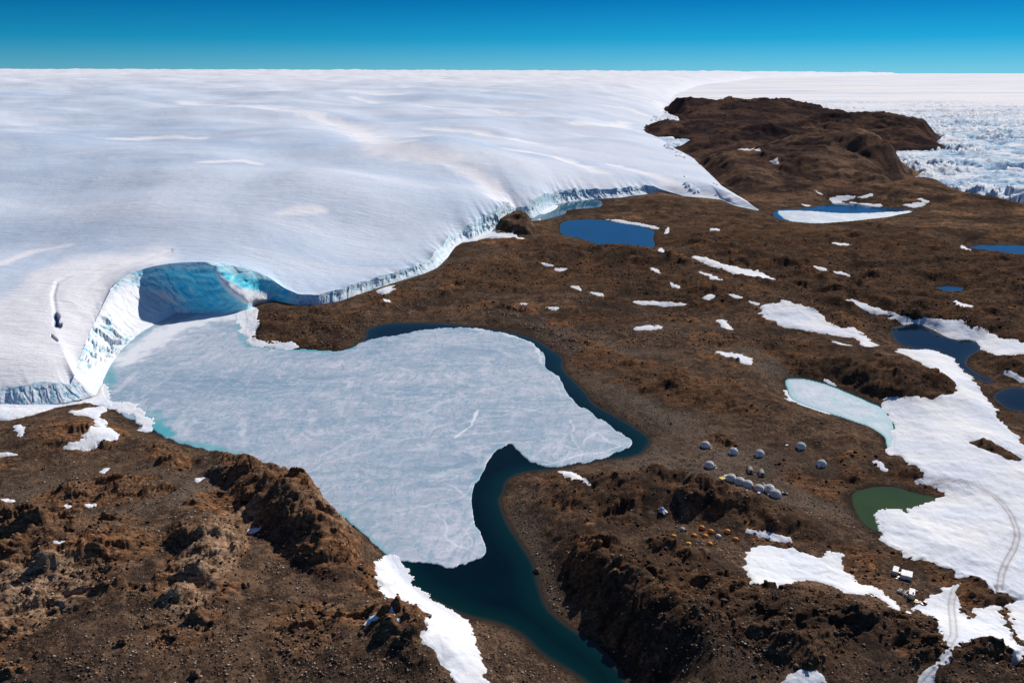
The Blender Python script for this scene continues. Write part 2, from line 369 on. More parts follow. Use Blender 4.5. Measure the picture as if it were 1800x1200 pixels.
def smooth_height(x, y, d0=None):
    x = np.atleast_1d(np.asarray(x, float)); y = np.atleast_1d(np.asarray(y, float))
    if d0 is None: d0 = zero_dist(x, y)
    f = 1 - np.exp(-d0 / (28.0 + 45 * sm(700, 1400, y)))
    z = 2.2 * sm(0, 25, d0) + f * (2.2 + 4.5 * fbm(x / 170 + 3, y / 150, 3, 1))
    h = np.zeros(x.shape)
    for px, py, H, a, b, turn in HILLS:
        cx, cy = ray(px, py, H)
        h = h + (H - 3) * np.exp(-ell(x, y, cx, cy, a, b, math.radians(turn)) * 1.1)
    wx = x + 7 * gn(x / 22, y / 22, 2) + 2.5 * gn(x / 8, y / 8, 3); wy = y + 7 * gn(x / 22, y / 22, 5) + 2.5 * gn(x / 8, y / 8, 6)
    for pts, w, kk in RIDGES:
        P_ = [tuple(ray(a_, b_, c_ * .8)) for a_, b_, c_ in pts]
        H_ = np.zeros(x.shape)
        for (p0, p1, q0, q1) in zip(P_[:-1], P_[1:], pts[:-1], pts[1:]):
            ux, uy = p1[0] - p0[0], p1[1] - p0[1]; L = ux * ux + uy * uy
            t = np.clip(((wx - p0[0]) * ux + (wy - p0[1]) * uy) / L, 0, 1)
            dd = np.hypot(wx - p0[0] - t * ux, wy - p0[1] - t * uy)
            H_ = np.maximum(H_, (q0[2] + (q1[2] - q0[2]) * t) * np.clip(1.12 - (dd / w) ** kk, 0, 1))
        ridge_h = H_ * sm(0, 9, d0)
        z = np.maximum(z, ridge_h) + .35 * np.minimum(z, ridge_h)
    h = 26 * np.tanh(h / 26)
    z = z + h * sm(0, 34 + 26 * sm(500, 1000, y) + 60 * sm(900, 1500, y), d0)
    g = np.zeros(x.shape)
    for px, py, D, a, b, pw in FARH:
        cx, cy, cz = rayd(px, py, D)
        r = ell(x, y, cx, cy, a, b)
        g = np.maximum(g, cz * np.exp(-np.minimum(r, 30) ** (pw / 2.0) * 0.9))
    fl = sdf(x, y, FAR_W, 90.0)
    g = g * sm(-10, 60, fl) * sm(0, 50, d0)
    fr_ = y > 1250
    if fr_.any():
        xx, yy = x[fr_], y[fr_]
        g[fr_] = np.maximum(0, g[fr_] * (.93 + .5 * (ridge(xx / 330, yy / 420, 4, 2) - .5)) + sm(4, 20, g[fr_]) * (7 * fbm(xx / 90, yy / 130, 4, 3) + 9 * (ridge((xx + .5 * yy) / 120, (yy - .5 * xx) / 260, 3, 4) - .5)))
    z = np.where(g > z, g, z) + 0.15 * g * 0
    # the little pyramid of rock against the glacier
    r = seg_dist(x, y, PYR, True); ins = inside(x, y, PYR)
    z = np.where(ins, np.maximum(z, np.minimum(r * 1.05, 17)), z)
    return z


PYR = plane_poly(PYRAMID, 0)


def on_ground(px, py, it=14):
    px = np.atleast_1d(np.asarray(px, float)); py = np.atleast_1d(np.asarray(py, float))
    z = np.zeros(px.shape)
    for _ in range(it):
        x, y = ray(px, py, z)
        z = 0.5 * z + 0.5 * smooth_height(x, y)
    return ray(px, py, z) + (z,)


W_SHORE = [i for i, p in enumerate(SNOW) if p[0] == (418, 552)][0]
SNOW_W = []
for P in SNOW:
    P = np.array(smooth_poly(P, 1), float)
    x, y, z = on_ground(P[:, 0], P[:, 1])
    SNOW_W.append(np.stack([x, y], 1))
P = np.array(ISLAND, float); x, y, z = on_ground(P[:, 0], P[:, 1]); ISL_W = np.stack([x, y], 1)


def poly_ground(P, n=1):
    P = np.array(smooth_poly(P, n) if n else P, float)
    x, y, z = on_ground(P[:, 0], P[:, 1])
    return np.stack([x, y], 1)


CAMP_PX = [(1246,800),(1290,800),(1335,800),(1407,790),(1443,820),(1320,840),(1350,865),(1270,840),(1240,936),(1200,935),(1285,940),(1162,897),(1586,1008),(1600,1045),(1625,1062),(1380,868),(1247,955),(1210,955)]
_c = np.array(CAMP_PX, float); _x, _y, _z = on_ground(_c[:, 0], _c[:, 1]); CAMP = list(zip(_x, _y)); FLAT = [(_x[i], _y[i], _z[i]) for i in (12, 13)]


def snow_sdf(x, y):
    d = np.full(x.shape, -30.0)
    for P in SNOW_W: d = np.maximum(d, sdf(x, y, P, 30.0))
    return np.minimum(d, -sdf(x, y, ISL_W, 30.0))


def crag_shape(X, Y):
    ax = 0.82 * X + 0.57 * Y; ay = -0.57 * X + 0.82 * Y           # strike of the rock
    ax = ax + 5 * gn(X / 22, Y / 22, 1); ay = ay + 4 * gn(X / 19, Y / 19, 2)
    h1, e1 = facets(ax / 17, ay / 9, 0, 1.5)
    h2, e2 = facets(ax / 7.5 + 9, ay / 4.2, 2, 1.4)
    h3, e3 = facets(ax / 3.2 + 40, ay / 2.1, 4, 1.2)
    rd = ridge(X / 34, Y / 30, 4, 1)
    t1 = ay / 9.5 + 1.3 * gn(X / 30, Y / 30, 5) + .35 * gn(X / 7, Y / 7, 6) + 40
    t2 = ay / 3.7 + 1.1 * gn(X / 14, Y / 14, 2) + .4 * gn(X / 4, Y / 4, 1) + 40
    s1 = t1 - np.floor(t1); s2_ = t2 - np.floor(t2)
    saw = .40 * (np.where(s1 < .82, 1 - s1 / .82, (s1 - .82) / .18) - .5) + .09 * (np.where(s2_ < .8, 1 - s2_ / .8, (s2_ - .8) / .2) - .5)
    saw = -saw * (.3 + .9 * sm(-.3, .3, gn(X / 45, Y / 45, 0)))
    hump = sm(-.35, .45, fbm(X / 24, Y / 20, 2, 7)) - .5
    v = .6 * saw + 0.60 * hump + 0.16 * (rd - 0.45) + 0.50 * h1 + 0.30 * h2 + 0.08 * h3 \
        - 0.16 * (1 - sm(0, .13, e1)) - 0.09 * (1 - sm(0, .15, e2))
    return v


def full_height(x, y, zs=None, d0=None, sn=None):
    """returns z, crag mask, gravel mask"""
    if d0 is None: d0 = zero_dist(x, y)
    if zs is None: zs = smooth_height(x, y, d0)
    if sn is None: sn = snow_sdf(x, y)
    wx = x + 9 * gn(x / 40, y / 40, 3); wy = y + 9 * gn(x / 40, y / 40, 4)
    cm = px_mask(wx, wy, CRAGS)
    far = sm(1350, 1800, y)
    cm = np.maximum(cm, far * 5.5 * sm(-0.25, 0.45, fbm(x / 160, y / 160, 2, 5)))
    # small outcrops everywhere
    n1 = fbm(x / 62 + 9, y / 40, 5, 2, .6)
    cm = np.maximum(cm, (3.4 + 1.4 * sm(600, 900, y)) * sm(0.10, 0.36, n1) * sm(10, 50, d0))
    cm = cm * (0.45 + 0.75 * sm(-0.35, 0.35, fbm(x / 26, y / 20, 3, 6)))
    keep = np.ones(x.shape)
    for cx, cy in CAMP:
        keep = np.minimum(keep, sm(7, 17, np.hypot(x - cx, y - cy)))
    cm = cm * keep * sm(1.0, 9.0, d0) * (1 - 0.85 * sm(-3, 4, sn))
    cr = np.zeros(x.shape)
    m = cm > 0.12
    if m.any():
        X, Y = x[m], y[m]
        v = crag_shape(X, Y)
        for k, a0, a1 in ((2.2, 520, 760), (4.6, 1200, 1700)):
            w_ = sm(a0, a1, Y); q = w_ > 0
            if q.any(): v[q] = v[q] * (1 - w_[q]) + w_[q] * crag_shape(X[q] / k + 50 * k, Y[q] / k)
        cr[m] = v
    z = zs + cm * cr * (1.5 + 1.0 * far) + .30 * sm(.8, 3, cm) * cm * (1 - far)
    kr = sm(450, 750, y); rough = 0.5 * fbm(x / 6, y / 6, 4, 4, .5) * (1 - kr) + .9 * kr * fbm(x / 15, y / 15, 3, 1, .5) + 3.4 * (ridge((x * .8 + y * .5) / 62, (y * .8 - x * .5) / 34, 4, 0) - .5) * sm(-.35, .25, fbm(x / 110, y / 90, 2, 5)) + 1.0 * sm(.1, .5, fbm(x / 12, y / 10, 3, 1)) * sm(-.1, .3, fbm(x / 70, y / 70, 2, 3))
    for cx, cy, cz in FLAT:
        w_ = 1 - sm(8, 20, np.hypot(x - cx, y - cy))
        z = z * (1 - w_) + cz * w_
    z = z + rough * (1 - .8 * (keep < .5)) * sm(0, 14 + 30 * sm(900, 1400, y), d0) * (0.35 + 0.65 * keep) * (1 - 0.6 * sm(-2, 3, sn))
    gm = np.clip(px_mask(wx, wy, GRAVEL), 0, 1)
    return z, cm, gm


# ------------------------------------------------------------------ mesh helpers
def grid_mesh(name, X, Y, Z, keep=None, mat=None, attrs=None, smooth=True, kind='structure'):
    nr, nc = X.shape
    vid = np.arange(nr * nc).reshape(nr, nc)
    f = np.stack([vid[:-1, :-1], vid[:-1, 1:], vid[1:, 1:], vid[1:, :-1]], -1)
    f = f.reshape(-1, 4) if keep is None else f[keep]
    used = np.zeros(nr * nc, bool); used[f.ravel()] = True
    remap = np.cumsum(used) - 1
    f = remap[f]
    co = np.stack([X, Y, Z], -1).reshape(-1, 3)[used].astype(np.float32)
    me = bpy.data.meshes.new(name)
    me.vertices.add(len(co)); me.vertices.foreach_set('co', co.ravel())
    me.loops.add(len(f) * 4); me.loops.foreach_set('vertex_index', f.ravel().astype(np.int32))
    me.polygons.add(len(f))
    me.polygons.foreach_set('loop_start', np.arange(0, len(f) * 4, 4, dtype=np.int32))
    me.polygons.foreach_set('loop_total', np.full(len(f), 4, np.int32))
    me.polygons.foreach_set('use_smooth', np.full(len(f), smooth))
    for k, v in (attrs or {}).items():
        a = me.attributes.new(k, 'FLOAT', 'POINT')
        a.data.foreach_set('value', v.reshape(-1)[used].astype(np.float32))
    me.update(calc_edges=True)
    if mat: me.materials.append(mat)
    o = bpy.data.objects.new(name, me); COL.objects.link(o)
    if kind: o['kind'] = kind
    return o


class Mat:
    """tiny node helper"""
    def __init__(s, name, rough=0.8, spec=0.3):
        s.m = bpy.data.materials.new(name); s.m.use_nodes = True
        s.n, s.l = s.m.node_tree.nodes, s.m.node_tree.links
        s.b = s.n['Principled BSDF']
        s.b.inputs['Roughness'].default_value = rough
        s.b.inputs['Specular IOR Level'].default_value = spec
        s.tc = s.n.new('ShaderNodeTexCoord').outputs['Object']

    def con(s, a, b):
        if hasattr(a, 'links') or isinstance(a, bpy.types.NodeSocket): s.l.new(a, b)
        elif isinstance(a, (tuple, list)): b.default_value = tuple(a) + ((1,) if len(a) == 3 and b.type == 'RGBA' else ())
        else: b.default_value = a

    def map(s, scale=(1, 1, 1), rot=(0, 0, 0), vec=None):
        n = s.n.new('ShaderNodeMapping'); n.inputs['Scale'].default_value = scale; n.inputs['Rotation'].default_value = rot
        s.l.new(vec or s.tc, n.inputs[0]); return n.outputs[0]

    def noise(s, scale, detail=4, rough=.55, vec=None, dist=0.0):
        n = s.n.new('ShaderNodeTexNoise'); n.inputs['Scale'].default_value = scale; n.inputs['Detail'].default_value = detail
        n.inputs['Roughness'].default_value = rough; n.inputs['Distortion'].default_value = dist
        s.l.new(vec or s.tc, n.inputs['Vector']); return n.outputs['Fac']

    def vor(s, scale, feature='F1', out='Distance', vec=None):
        n = s.n.new('ShaderNodeTexVoronoi'); n.feature = feature; n.inputs['Scale'].default_value = scale
        s.l.new(vec or s.tc, n.inputs['Vector']); return n.outputs[out]

    def ramp(s, fac, *stops):
        n = s.n.new('ShaderNodeValToRGB'); e = n.color_ramp.elements
        while len(e) < len(stops): e.new(0.5)
        for i, (p, c) in enumerate(stops):
            e[i].position = p
            if isinstance(c, (int, float)): c = (c, c, c)
            e[i].color = tuple(c) + (1,)
        s.l.new(fac, n.inputs[0]); return n.outputs[0]

    def mix(s, f, a, b, mode='MIX'):
        n = s.n.new('ShaderNodeMix'); n.data_type = 'RGBA'; n.blend_type = mode
        s.con(f, n.inputs[0]); s.con(a, n.inputs[6]); s.con(b, n.inputs[7]); return n.outputs[2]

    def math(s, op, a, b=0.5, clamp=False):
        n = s.n.new('ShaderNodeMath'); n.operation = op; n.use_clamp = clamp
        s.con(a, n.inputs[0]); s.con(b, n.inputs[1]); return n.outputs[0]

    def attr(s, name):
        n = s.n.new('ShaderNodeAttribute'); n.attribute_name = name; return n.outputs['Fac']

    def bump(s, h, dist=0.3, strength=1.0, nrm=None):
        n = s.n.new('ShaderNodeBump'); n.inputs['Strength'].default_value = strength; n.inputs['Distance'].default_value = dist
        s.l.new(h, n.inputs['Height'])
        if nrm: s.l.new(nrm, n.inputs['Normal'])
        return n.outputs[0]

    def done(s, col=None, nrm=None, rough=None):
        if col is not None: s.con(col, s.b.inputs['Base Color'])
        if nrm is not None: s.l.new(nrm, s.b.inputs['Normal'])
        if rough is not None: s.con(rough, s.b.inputs['Roughness'])
        return s.m


def wmat(vec_scale):  # noqa
    return vec_scale


# ------------------------------------------------------------------ materials of the setting
def mat_ground():
    m = Mat('rock_ground', 1.0, .0)
    cmn = m.noise(.11, 5, .7)
    crag = m.ramp(m.math('MULTIPLY', m.math('MULTIPLY', m.attr('crag'), 0.42), m.math('ADD', cmn, .5)), (.16, 0.0), (.5, 1.0))
    big = m.noise(.010, 6, .62)
    soil = m.ramp(big, (.34, (.056, .034, .023)), (.45, (.118, .074, .048)), (.53, (.074, .050, .038)), (.62, (.160, .096, .060)), (.70, (.104, .078, .062)))
    mid = m.noise(.06, 7, .68)
    soil = m.mix(m.ramp(mid, (.46, 0.0), (.56, .85)), soil, (.038, .026, .020))
    m2 = m.noise(.19, 6, .7)
    soil = m.mix(m.ramp(m2, (.50, 0.0), (.66, .7)), soil, (.25, .155, .095))
    fine = m.noise(.75, 6, .8)
    soil = m.mix(m.ramp(fine, (.38, .9), (.50, 0.0)), soil, (.020, .014, .011))
    soil = m.mix(m.ramp(fine, (.54, 0.0), (.70, .65)), soil, (.235, .150, .100))
    st = m.vor(.85); rnd = m.vor(.85, out='Color')
    sel = m.ramp(rnd, (.60, 0.0), (.64, 1.0))
    spk = m.math('MULTIPLY', m.ramp(st, (.22, 1.0), (.34, 0.0)), sel)
    stcol = m.mix(m.noise(.7, 2), (.12, .08, .055), (.42, .31, .23))
    soil = m.mix(m.math('MULTIPLY', spk, m.ramp(m.noise(.025, 5), (.40, .2), (.60, .95))), soil, stcol)
    # grey gravel fans: many pale stones over dark grit
    g1 = m.noise(1.1, 5, .85); g2 = m.noise(.33, 5, .8)
    gr = m.ramp(g1, (.36, (.030, .023, .019)), (.48, (.095, .072, .056)), (.58, (.20, .16, .13)), (.70, (.38, .32, .27)))
    gf = m.math('MULTIPLY', m.math('POWER', m.attr('gravel'), .8), m.ramp(m.math('ADD', m.math('MULTIPLY', g2, .6), m.math('MULTIPLY', m.noise(.05, 5, .7), .4)), (.40, 0.0), (.52, .95)))
    soil = m.mix(gf, soil, gr)
    # bedrock
    rv = m.map((.16, .85, .85), (0, 0, R(-35)))
    strata = m.noise(.7, 8, .72, rv, .5)
    rock = m.ramp(strata, (.34, (.022, .014, .010)), (.45, (.105, .058, .034)), (.56, (.28, .130, .060)), (.68, (.55, .29, .145)))
    rock = m.mix(m.ramp(m.noise(.028, 5), (.42, 0.0), (.58, .8)), rock, m.ramp(m.noise(.45, 8, .75), (.36, (.024, .016, .011)), (.48, (.105, .064, .041)), (.62, (.26, .16, .10))))
    pale = m.attr('pale')
    rock = m.mix(m.math('MULTIPLY', pale, m.ramp(m.noise(.16, 7, .75), (.36, 0.0), (.48, 1.0))), rock, m.ramp(strata, (.36, (.06, .035, .022)), (.5, (.34, .21, .13)), (.66, (.56, .42, .30))))
    crk = m.vor(.34, 'DISTANCE_TO_EDGE', vec=m.map((.5, 1.2, 1.2), (0, 0, R(-35))))
    rock = m.mix(m.ramp(crk, (.0, .7), (.06, 0.0)), rock, (.010, .007, .006))
    rock = m.mix(m.math('MULTIPLY', m.attr('dark'), m.ramp(m.noise(.05, 6, .7), (.36, .35), (.56, .9))), rock, m.ramp(m.noise(.3, 7, .75), (.38, (.016, .012, .010)), (.55, (.052, .035, .026)), (.68, (.12, .078, .052))))
    soil = m.mix(m.math('MULTIPLY', m.attr('dark'), m.ramp(m.noise(.07, 6, .7), (.38, .1), (.50, .9))), soil, (.040, .028, .022))
    col = m.mix(crag, soil, rock)
    col = m.mix(m.math('MULTIPLY', m.attr('path'), m.ramp(m.noise(.6, 4), (.3, .4), (.6, 1.0))), col, (.20, .14, .10))
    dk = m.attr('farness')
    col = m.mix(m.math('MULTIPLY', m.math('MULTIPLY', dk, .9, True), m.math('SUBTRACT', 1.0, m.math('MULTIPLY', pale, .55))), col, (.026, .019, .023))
    wet = m.attr('wet')
    col = m.mix(m.math('MULTIPLY', wet, .75), col, (.018, .014, .011))
    h = m.math('ADD', m.math('MULTIPLY', m.noise(.40, 9, .78), 1.0), m.math('MULTIPLY', spk, .2))
    n = m.bump(h, .8, .9)
    n = m.bump(m.noise(2.2, 5, .75), .22, .9, n)
    return m.done(col, n)


def mat_snow():
    m = Mat('old_snow', .9, .04)
    a = m.noise(.03, 5); b = m.noise(.35, 6, .65, m.map((1, .45, 1), (0, 0, R(30))))
    col = m.mix(m.ramp(a, (.38, 0.0), (.62, .8)), (.78, .78, .79), (.64, .69, .79))
    col = m.mix(m.math('MULTIPLY', m.ramp(b, (.5, 0.0), (.72, .35)), m.attr('old')), col, (.46, .52, .62))
    cr = m.vor(.10, 'DISTANCE_TO_EDGE', vec=m.map((1, .5, 1), (0, 0, R(20))))
    col = m.mix(m.math('MULTIPLY', m.ramp(cr, (0, .55), (.012, 0.0)), m.math('MULTIPLY', m.attr('old'), m.ramp(a, (.42, 0.0), (.55, 1.0)))), col, (.38, .46, .58))
    col = m.mix(m.math('MULTIPLY', m.attr('edge'), m.ramp(m.noise(.3, 5, .7), (.4, 0.0), (.66, .45))), col, (.42, .38, .34))
    col = m.mix(m.attr('track'), col, (.42, .40, .40))
    n = m.bump(b, .7, .6)
    n = m.bump(m.noise(.09, 4), 2.5, .4, n)
    return m.done(col, n)


def mat_glacier():
    m = Mat('glacier_ice', .85, .06)
    sn = m.attr('snow'); bl = m.attr('blue'); cl = m.attr('cliff')
    st = m.noise(.012, 7, .62, m.map((.35, 1.3, 1), (0, 0, R(12))), .8)
    ice = m.ramp(m.noise(.0016, 6, .55, m.map((.5, 1.6, 1), (0, 0, R(10)))), (.34, (.46, .56, .71)), (.48, (.55, .63, .75)), (.62, (.65, .70, .79)))
    ice = m.mix(m.ramp(st, (.46, 0.0), (.72, .4)), ice, (.72, .74, .80))
    ice = m.mix(m.ramp(m.noise(.05, 7, .7, m.map((.3, 1.2, 1), (0, 0, R(15)))), (.46, 0.0), (.72, .45)), ice, (.40, .51, .66))
    ice = m.mix(m.ramp(m.noise(.0042, 6, .6, m.map((.35, 1.5, 1), (0, 0, R(8)))), (.48, 0.0), (.66, .45)), ice, (.74, .74, .79))
    ice = m.mix(m.math('MULTIPLY', m.attr('bare'), m.ramp(st, (.40, .6), (.64, .3))), ice, (.33, .44, .59))
    col = m.mix(sn, ice, (.79, .79, .83))
    fv = m.map((1, 1, .25))
    cb = m.noise(.22, 6, .7, fv)
    cc = m.ramp(cb, (.36, (.20, .52, .68)), (.46, (.46, .72, .84)), (.55, (.70, .82, .88)), (.66, (.84, .87, .90)))
    deep = m.ramp(m.noise(.07, 7, .66, m.map((.5, .5, 1.8)), 1.0), (.36, (.05, .60, .90)), (.50, (.16, .82, .98)), (.66, (.60, .95, 1.0)))  # blue ice, brightened to stand for light glowing through the bowl wall
    cc = m.mix(bl, cc, deep)
    dirt = m.ramp(m.noise(.12, 6, .7, fv), (.55, 0.0), (.66, .6))
    cc = m.mix(m.math('MULTIPLY', dirt, m.attr('dirt')), cc, (.20, .15, .12))
    cc = m.mix(m.math('MULTIPLY', sn, m.ramp(cb, (.38, .0), (.5, 1.0))), cc, (.80, .83, .88))
    cc = m.mix(m.attr('pure'), cc, (.82, .84, .88))
    col = m.mix(cl, col, cc)
    col = m.mix(m.attr('crev'), col, (.02, .10, .24))
    h = m.noise(.10, 9, .72, m.map((.35, 1.4, 1), (0, 0, R(14))))
    n = m.bump(h, 3.5, .5)
    n = m.bump(m.noise(.5, 5, .7), .8, .35, n)
    return m.done(col, n)


def mat_stream():
    m = Mat('broken_ice', .9, .04)
    a = m.noise(.006, 7, .6, m.map((.6, 1.2, 1)), 1.0)
    lo = m.attr('low')
    col = m.mix(m.ramp(a, (.40, 0.0), (.60, 1.0)), (.78, .79, .82), (.40, .55, .70))
    col = m.mix(m.math('MULTIPLY', lo, .9), col, (.03, .20, .38))
    col = m.mix(m.math('MULTIPLY', m.attr('snowy'), m.ramp(a, (.35, .4), (.5, 1.0))), col, (.78, .76, .78))
    col = m.mix(m.math('MULTIPLY', m.attr('low'), m.attr('snowy')), col, (.40, .52, .66))
    n = m.bump(m.noise(.05, 6, .6), 4, .4)
    return m.done(col, n)


def mat_lake_ice():
    m = Mat('lake_ice', .6, .15)
    v1 = m.map((.55, 1.2, 1), (0, 0, R(25)))
    big = m.noise(.010, 7, .62, v1, 1.4)
    col = m.ramp(big, (.36, (.20, .30, .41)), (.5, (.34, .40, .50)), (.64, (.48, .50, .59)))
    col = m.mix(m.ramp(m.noise(.045, 8, .72, v1, 2.5), (.47, 0.0), (.64, .85)), col, (.56, .57, .66))
    col = m.mix(m.ramp(m.noise(.08, 8, .75, m.map((1.2, .5, 1), (0, 0, R(-20))), 2.5), (.46, 0.0), (.62, .8)), col, (.19, .32, .43))
    col = m.mix(m.ramp(m.noise(.5, 7, .8, m.map((.7, 1.2, 1)), 1.0), (.50, 0.0), (.68, .5)), col, (.66, .69, .75))
    col = m.mix(m.ramp(m.noise(.28, 7, .8, v1, 2.0), (.52, 0.0), (.68, .5)), col, (.22, .36, .45))
    nz = m.n.new('ShaderNodeTexNoise'); nz.inputs['Scale'].default_value = .022; nz.inputs['Detail'].default_value = 7
    nz.inputs['Roughness'].default_value = .62
    m.l.new(m.tc, nz.inputs['Vector'])
    vm = m.n.new('ShaderNodeVectorMath'); vm.operation = 'MULTIPLY_ADD'; vm.inputs[1].default_value = (60, 60, 0)
    m.l.new(nz.outputs['Color'], vm.inputs[0]); m.l.new(m.tc, vm.inputs[2])
    wv = m.map((.6, 1, 1), (0, 0, R(20)), vm.outputs[0])
    c1 = m.ramp(m.vor(.020, 'DISTANCE_TO_EDGE', vec=wv), (0, .40), (.010, 0.0))
    c2 = m.ramp(m.vor(.055, 'DISTANCE_TO_EDGE', vec=wv), (0, .42), (.014, 0.0))
    c3 = m.ramp(m.vor(.13, 'DISTANCE_TO_EDGE', vec=wv), (0, .35), (.025, 0.0))
    gate = m.ramp(m.noise(.02, 4), (.46, 0.0), (.58, 1.0)); gate2 = m.ramp(m.noise(.013, 4, vec=m.map((1, 1, 1), (0, 0, 1))), (.46, 0.0), (.56, 1.0))
    col = m.mix(m.math('MULTIPLY', c1, gate2), col, (.68, .73, .78)); col = m.mix(m.math('MULTIPLY', c2, gate), col, (.68, .74, .80))
    col = m.mix(m.math('MULTIPLY', c3, gate2), col, (.66, .72, .78))
    col = m.mix(m.attr('teal'), col, (.06, .36, .42))
    col = m.mix(m.attr('white'), col, (.78, .80, .84))
    n = m.bump(m.noise(.2, 7, .7, v1), .6, .35)
    return m.done(col, n)


def mat_water(name, deep, shallow, bottom, rough=.12):
    m = Mat(name, min(rough, .07), .26)
    m.b.inputs['IOR'].default_value = 1.33
    d = m.attr('depth')
    col = m.ramp(d, (.0, bottom), (.14, shallow), (.75, deep))
    col = m.mix(m.math('MULTIPLY', m.ramp(m.noise(.03, 5, .6), (.4, 0.0), (.7, .5)), 1.0), col, m.mix(.5, col, (.0, .02, .03)))
    n = m.bump(m.noise(.5, 6, .7, m.map((1, .45, 1), (0, 0, R(-25)))), .08, .3)
    return m.done(col, n)


M_GROUND, M_SNOW, M_GLAC, M_STREAM, M_LICE = mat_ground(), mat_snow(), mat_glacier(), mat_stream(), mat_lake_ice()

# ------------------------------------------------------------------ the ground
STEP = 1.55
a_cols = (np.arange(-380, 2180, STEP) - 900) / FPX
ys = [185.0]
while ys[-1] < 5600:
    Y_ = ys[-1]
    ys.append(Y_ * (1 + min(max(.0019 * Y_ / 254, .0019), .0034)))
ys = np.array(ys)
GY = np.repeat(ys[:, None], len(a_cols), 1)
GX = a_cols[None, :] * (GY * CP + CAM_H * SP)
near = inside(GX, GY, NEAR_W); farl = sdf(GX, GY, FAR_W, 90.0)
foot = seg_dist(GX, GY, BASE_XY, False)
land = (near | (farl > -40) | (foot < 26)) & (np.abs(GX) < 3500)
lake_d = np.full(GX.shape, -200.0)
for P in LAKES_W: lake_d = np.maximum(lake_d, sdf(GX, GY, P, 200.0))
land &= lake_d < 60
GZ = np.full(GX.shape, -40.0); CR = np.zeros(GX.shape); GR = np.zeros(GX.shape); SN = np.full(GX.shape, -30.0); ZS = GZ.copy()
xl, yl = GX[land], GY[land]
d0 = np.minimum(np.maximum(0, -lake_d[land]), foot[land])
zs = smooth_height(xl, yl, d0)
sn = snow_sdf(xl, yl)
z, cm, gm = full_height(xl, yl, zs, d0, sn)
ld = lake_d[land] + 0.9 * fbm(xl / 5, yl / 5, 3, 2)
z = np.where(ld > 0, -0.25 - np.minimum(3.0, ld * .12), np.maximum(z, .08 + 0.05 * np.minimum(-ld, 6)))
back = ~near[land] & (farl[land] < 0)
z = np.where(back, np.minimum(z, .1 - .3 * foot[land]), z)
outside = ~near[land] & (foot[land] > 14)
fl = farl[land]
z = np.where(outside, np.minimum(z, 2.0) * (fl < 0) * 0 + np.where(fl < 0, np.maximum(-14, fl * .35), z), z)
GZ[land] = z; CR[land] = cm; GR[land] = gm; SN[land] = sn; ZS[land] = zs
res = np.where(land, GZ - ZS, 0.0)                     # soften one-cell spikes of the relief
rb = np.pad(res, 1, mode='edge')
rb = (rb[:-2] + 2 * rb[1:-1] + rb[2:]) / 4; rb = (rb[:, :-2] + 2 * rb[:, 1:-1] + rb[:, 2:]) / 4
wb = land & (lake_d < -1.5) & (GY < 2600)
GZ = np.where(wb, ZS + rb, GZ)
keepf = land[:-1, :-1] & land[1:, :-1] & land[:-1, 1:] & land[1:, 1:]
DARK = np.clip(px_mask(GX + 14 * gn(GX / 40, GY / 40, 1), GY + 14 * gn(GX / 40, GY / 40, 2), [c for c in CRAGS if c[0] > 800 or c[1] < 700], .8) / 3.0, 0, 1)
DARK = np.maximum(DARK, sm(.0, .35, fbm(GX / 150, GY / 110, 4, 3)) * sm(560, 800, GY))
pale = px_mask(GX, GY, [(60,1130,110,50,0,1.0),(375,1070,45,75,10,1.0),(900,400,40,18,0,.8),(1535,285,40,45,20,1.0),(1440,300,60,30,0,.7),(1380,330,50,20,0,.6),(420,970,30,30,0,.6),(598,925,34,60,-35,.7),(430,960,40,20,20,.6),(1130,930,30,16,20,.6),(1280,880,24,14,40,.5),(600,1110,30,14,10,.5)])  # the patch on the near ridge paints its sunlit orange side into the colour
pale = np.where(GY > 1200, np.maximum(pale, .3), pale)
wet = np.exp(-np.maximum(0, -lake_d) / 3.0)
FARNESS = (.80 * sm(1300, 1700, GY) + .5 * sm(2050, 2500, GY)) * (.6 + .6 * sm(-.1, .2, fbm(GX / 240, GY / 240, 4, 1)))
PATH = np.zeros(GX.shape)
for P_, w_, s_ in (([(1225,838),(1208,842),(1195,853),(1190,866),(1194,880),(1202,895),(1206,908)], .9, .8), ([(1395,846),(1430,853),(1465,858),(1500,861)], 1.4, .7), ([(1410,790),(1425,800),(1432,810)], .6, .5),
                   ([(1432,810),(1410,816),(1385,812)], .6, .4), ([(1238,788),(1246,803)], .6, .5), ([(1163,892),(1180,885),(1192,878)], .5, .3)):
    Q_ = poly_ground(P_, 0); lo_, hi_ = Q_.min(0) - 6, Q_.max(0) + 6
    m_ = (GX > lo_[0]) & (GX < hi_[0]) & (GY > lo_[1]) & (GY < hi_[1])
    dd_ = seg_dist(GX[m_], GY[m_], Q_, False) + .5 * gn(GX[m_] / 3, GY[m_] / 3, 1)
    PATH[m_] = np.maximum(PATH[m_], s_ * (np.exp(-(dd_ / w_) ** 2) if w_ < 1.2 else np.exp(-((dd_ - 1.1) / .5) ** 2)))
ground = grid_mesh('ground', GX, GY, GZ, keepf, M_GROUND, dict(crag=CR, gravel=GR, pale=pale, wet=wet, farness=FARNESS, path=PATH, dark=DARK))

from math import pi


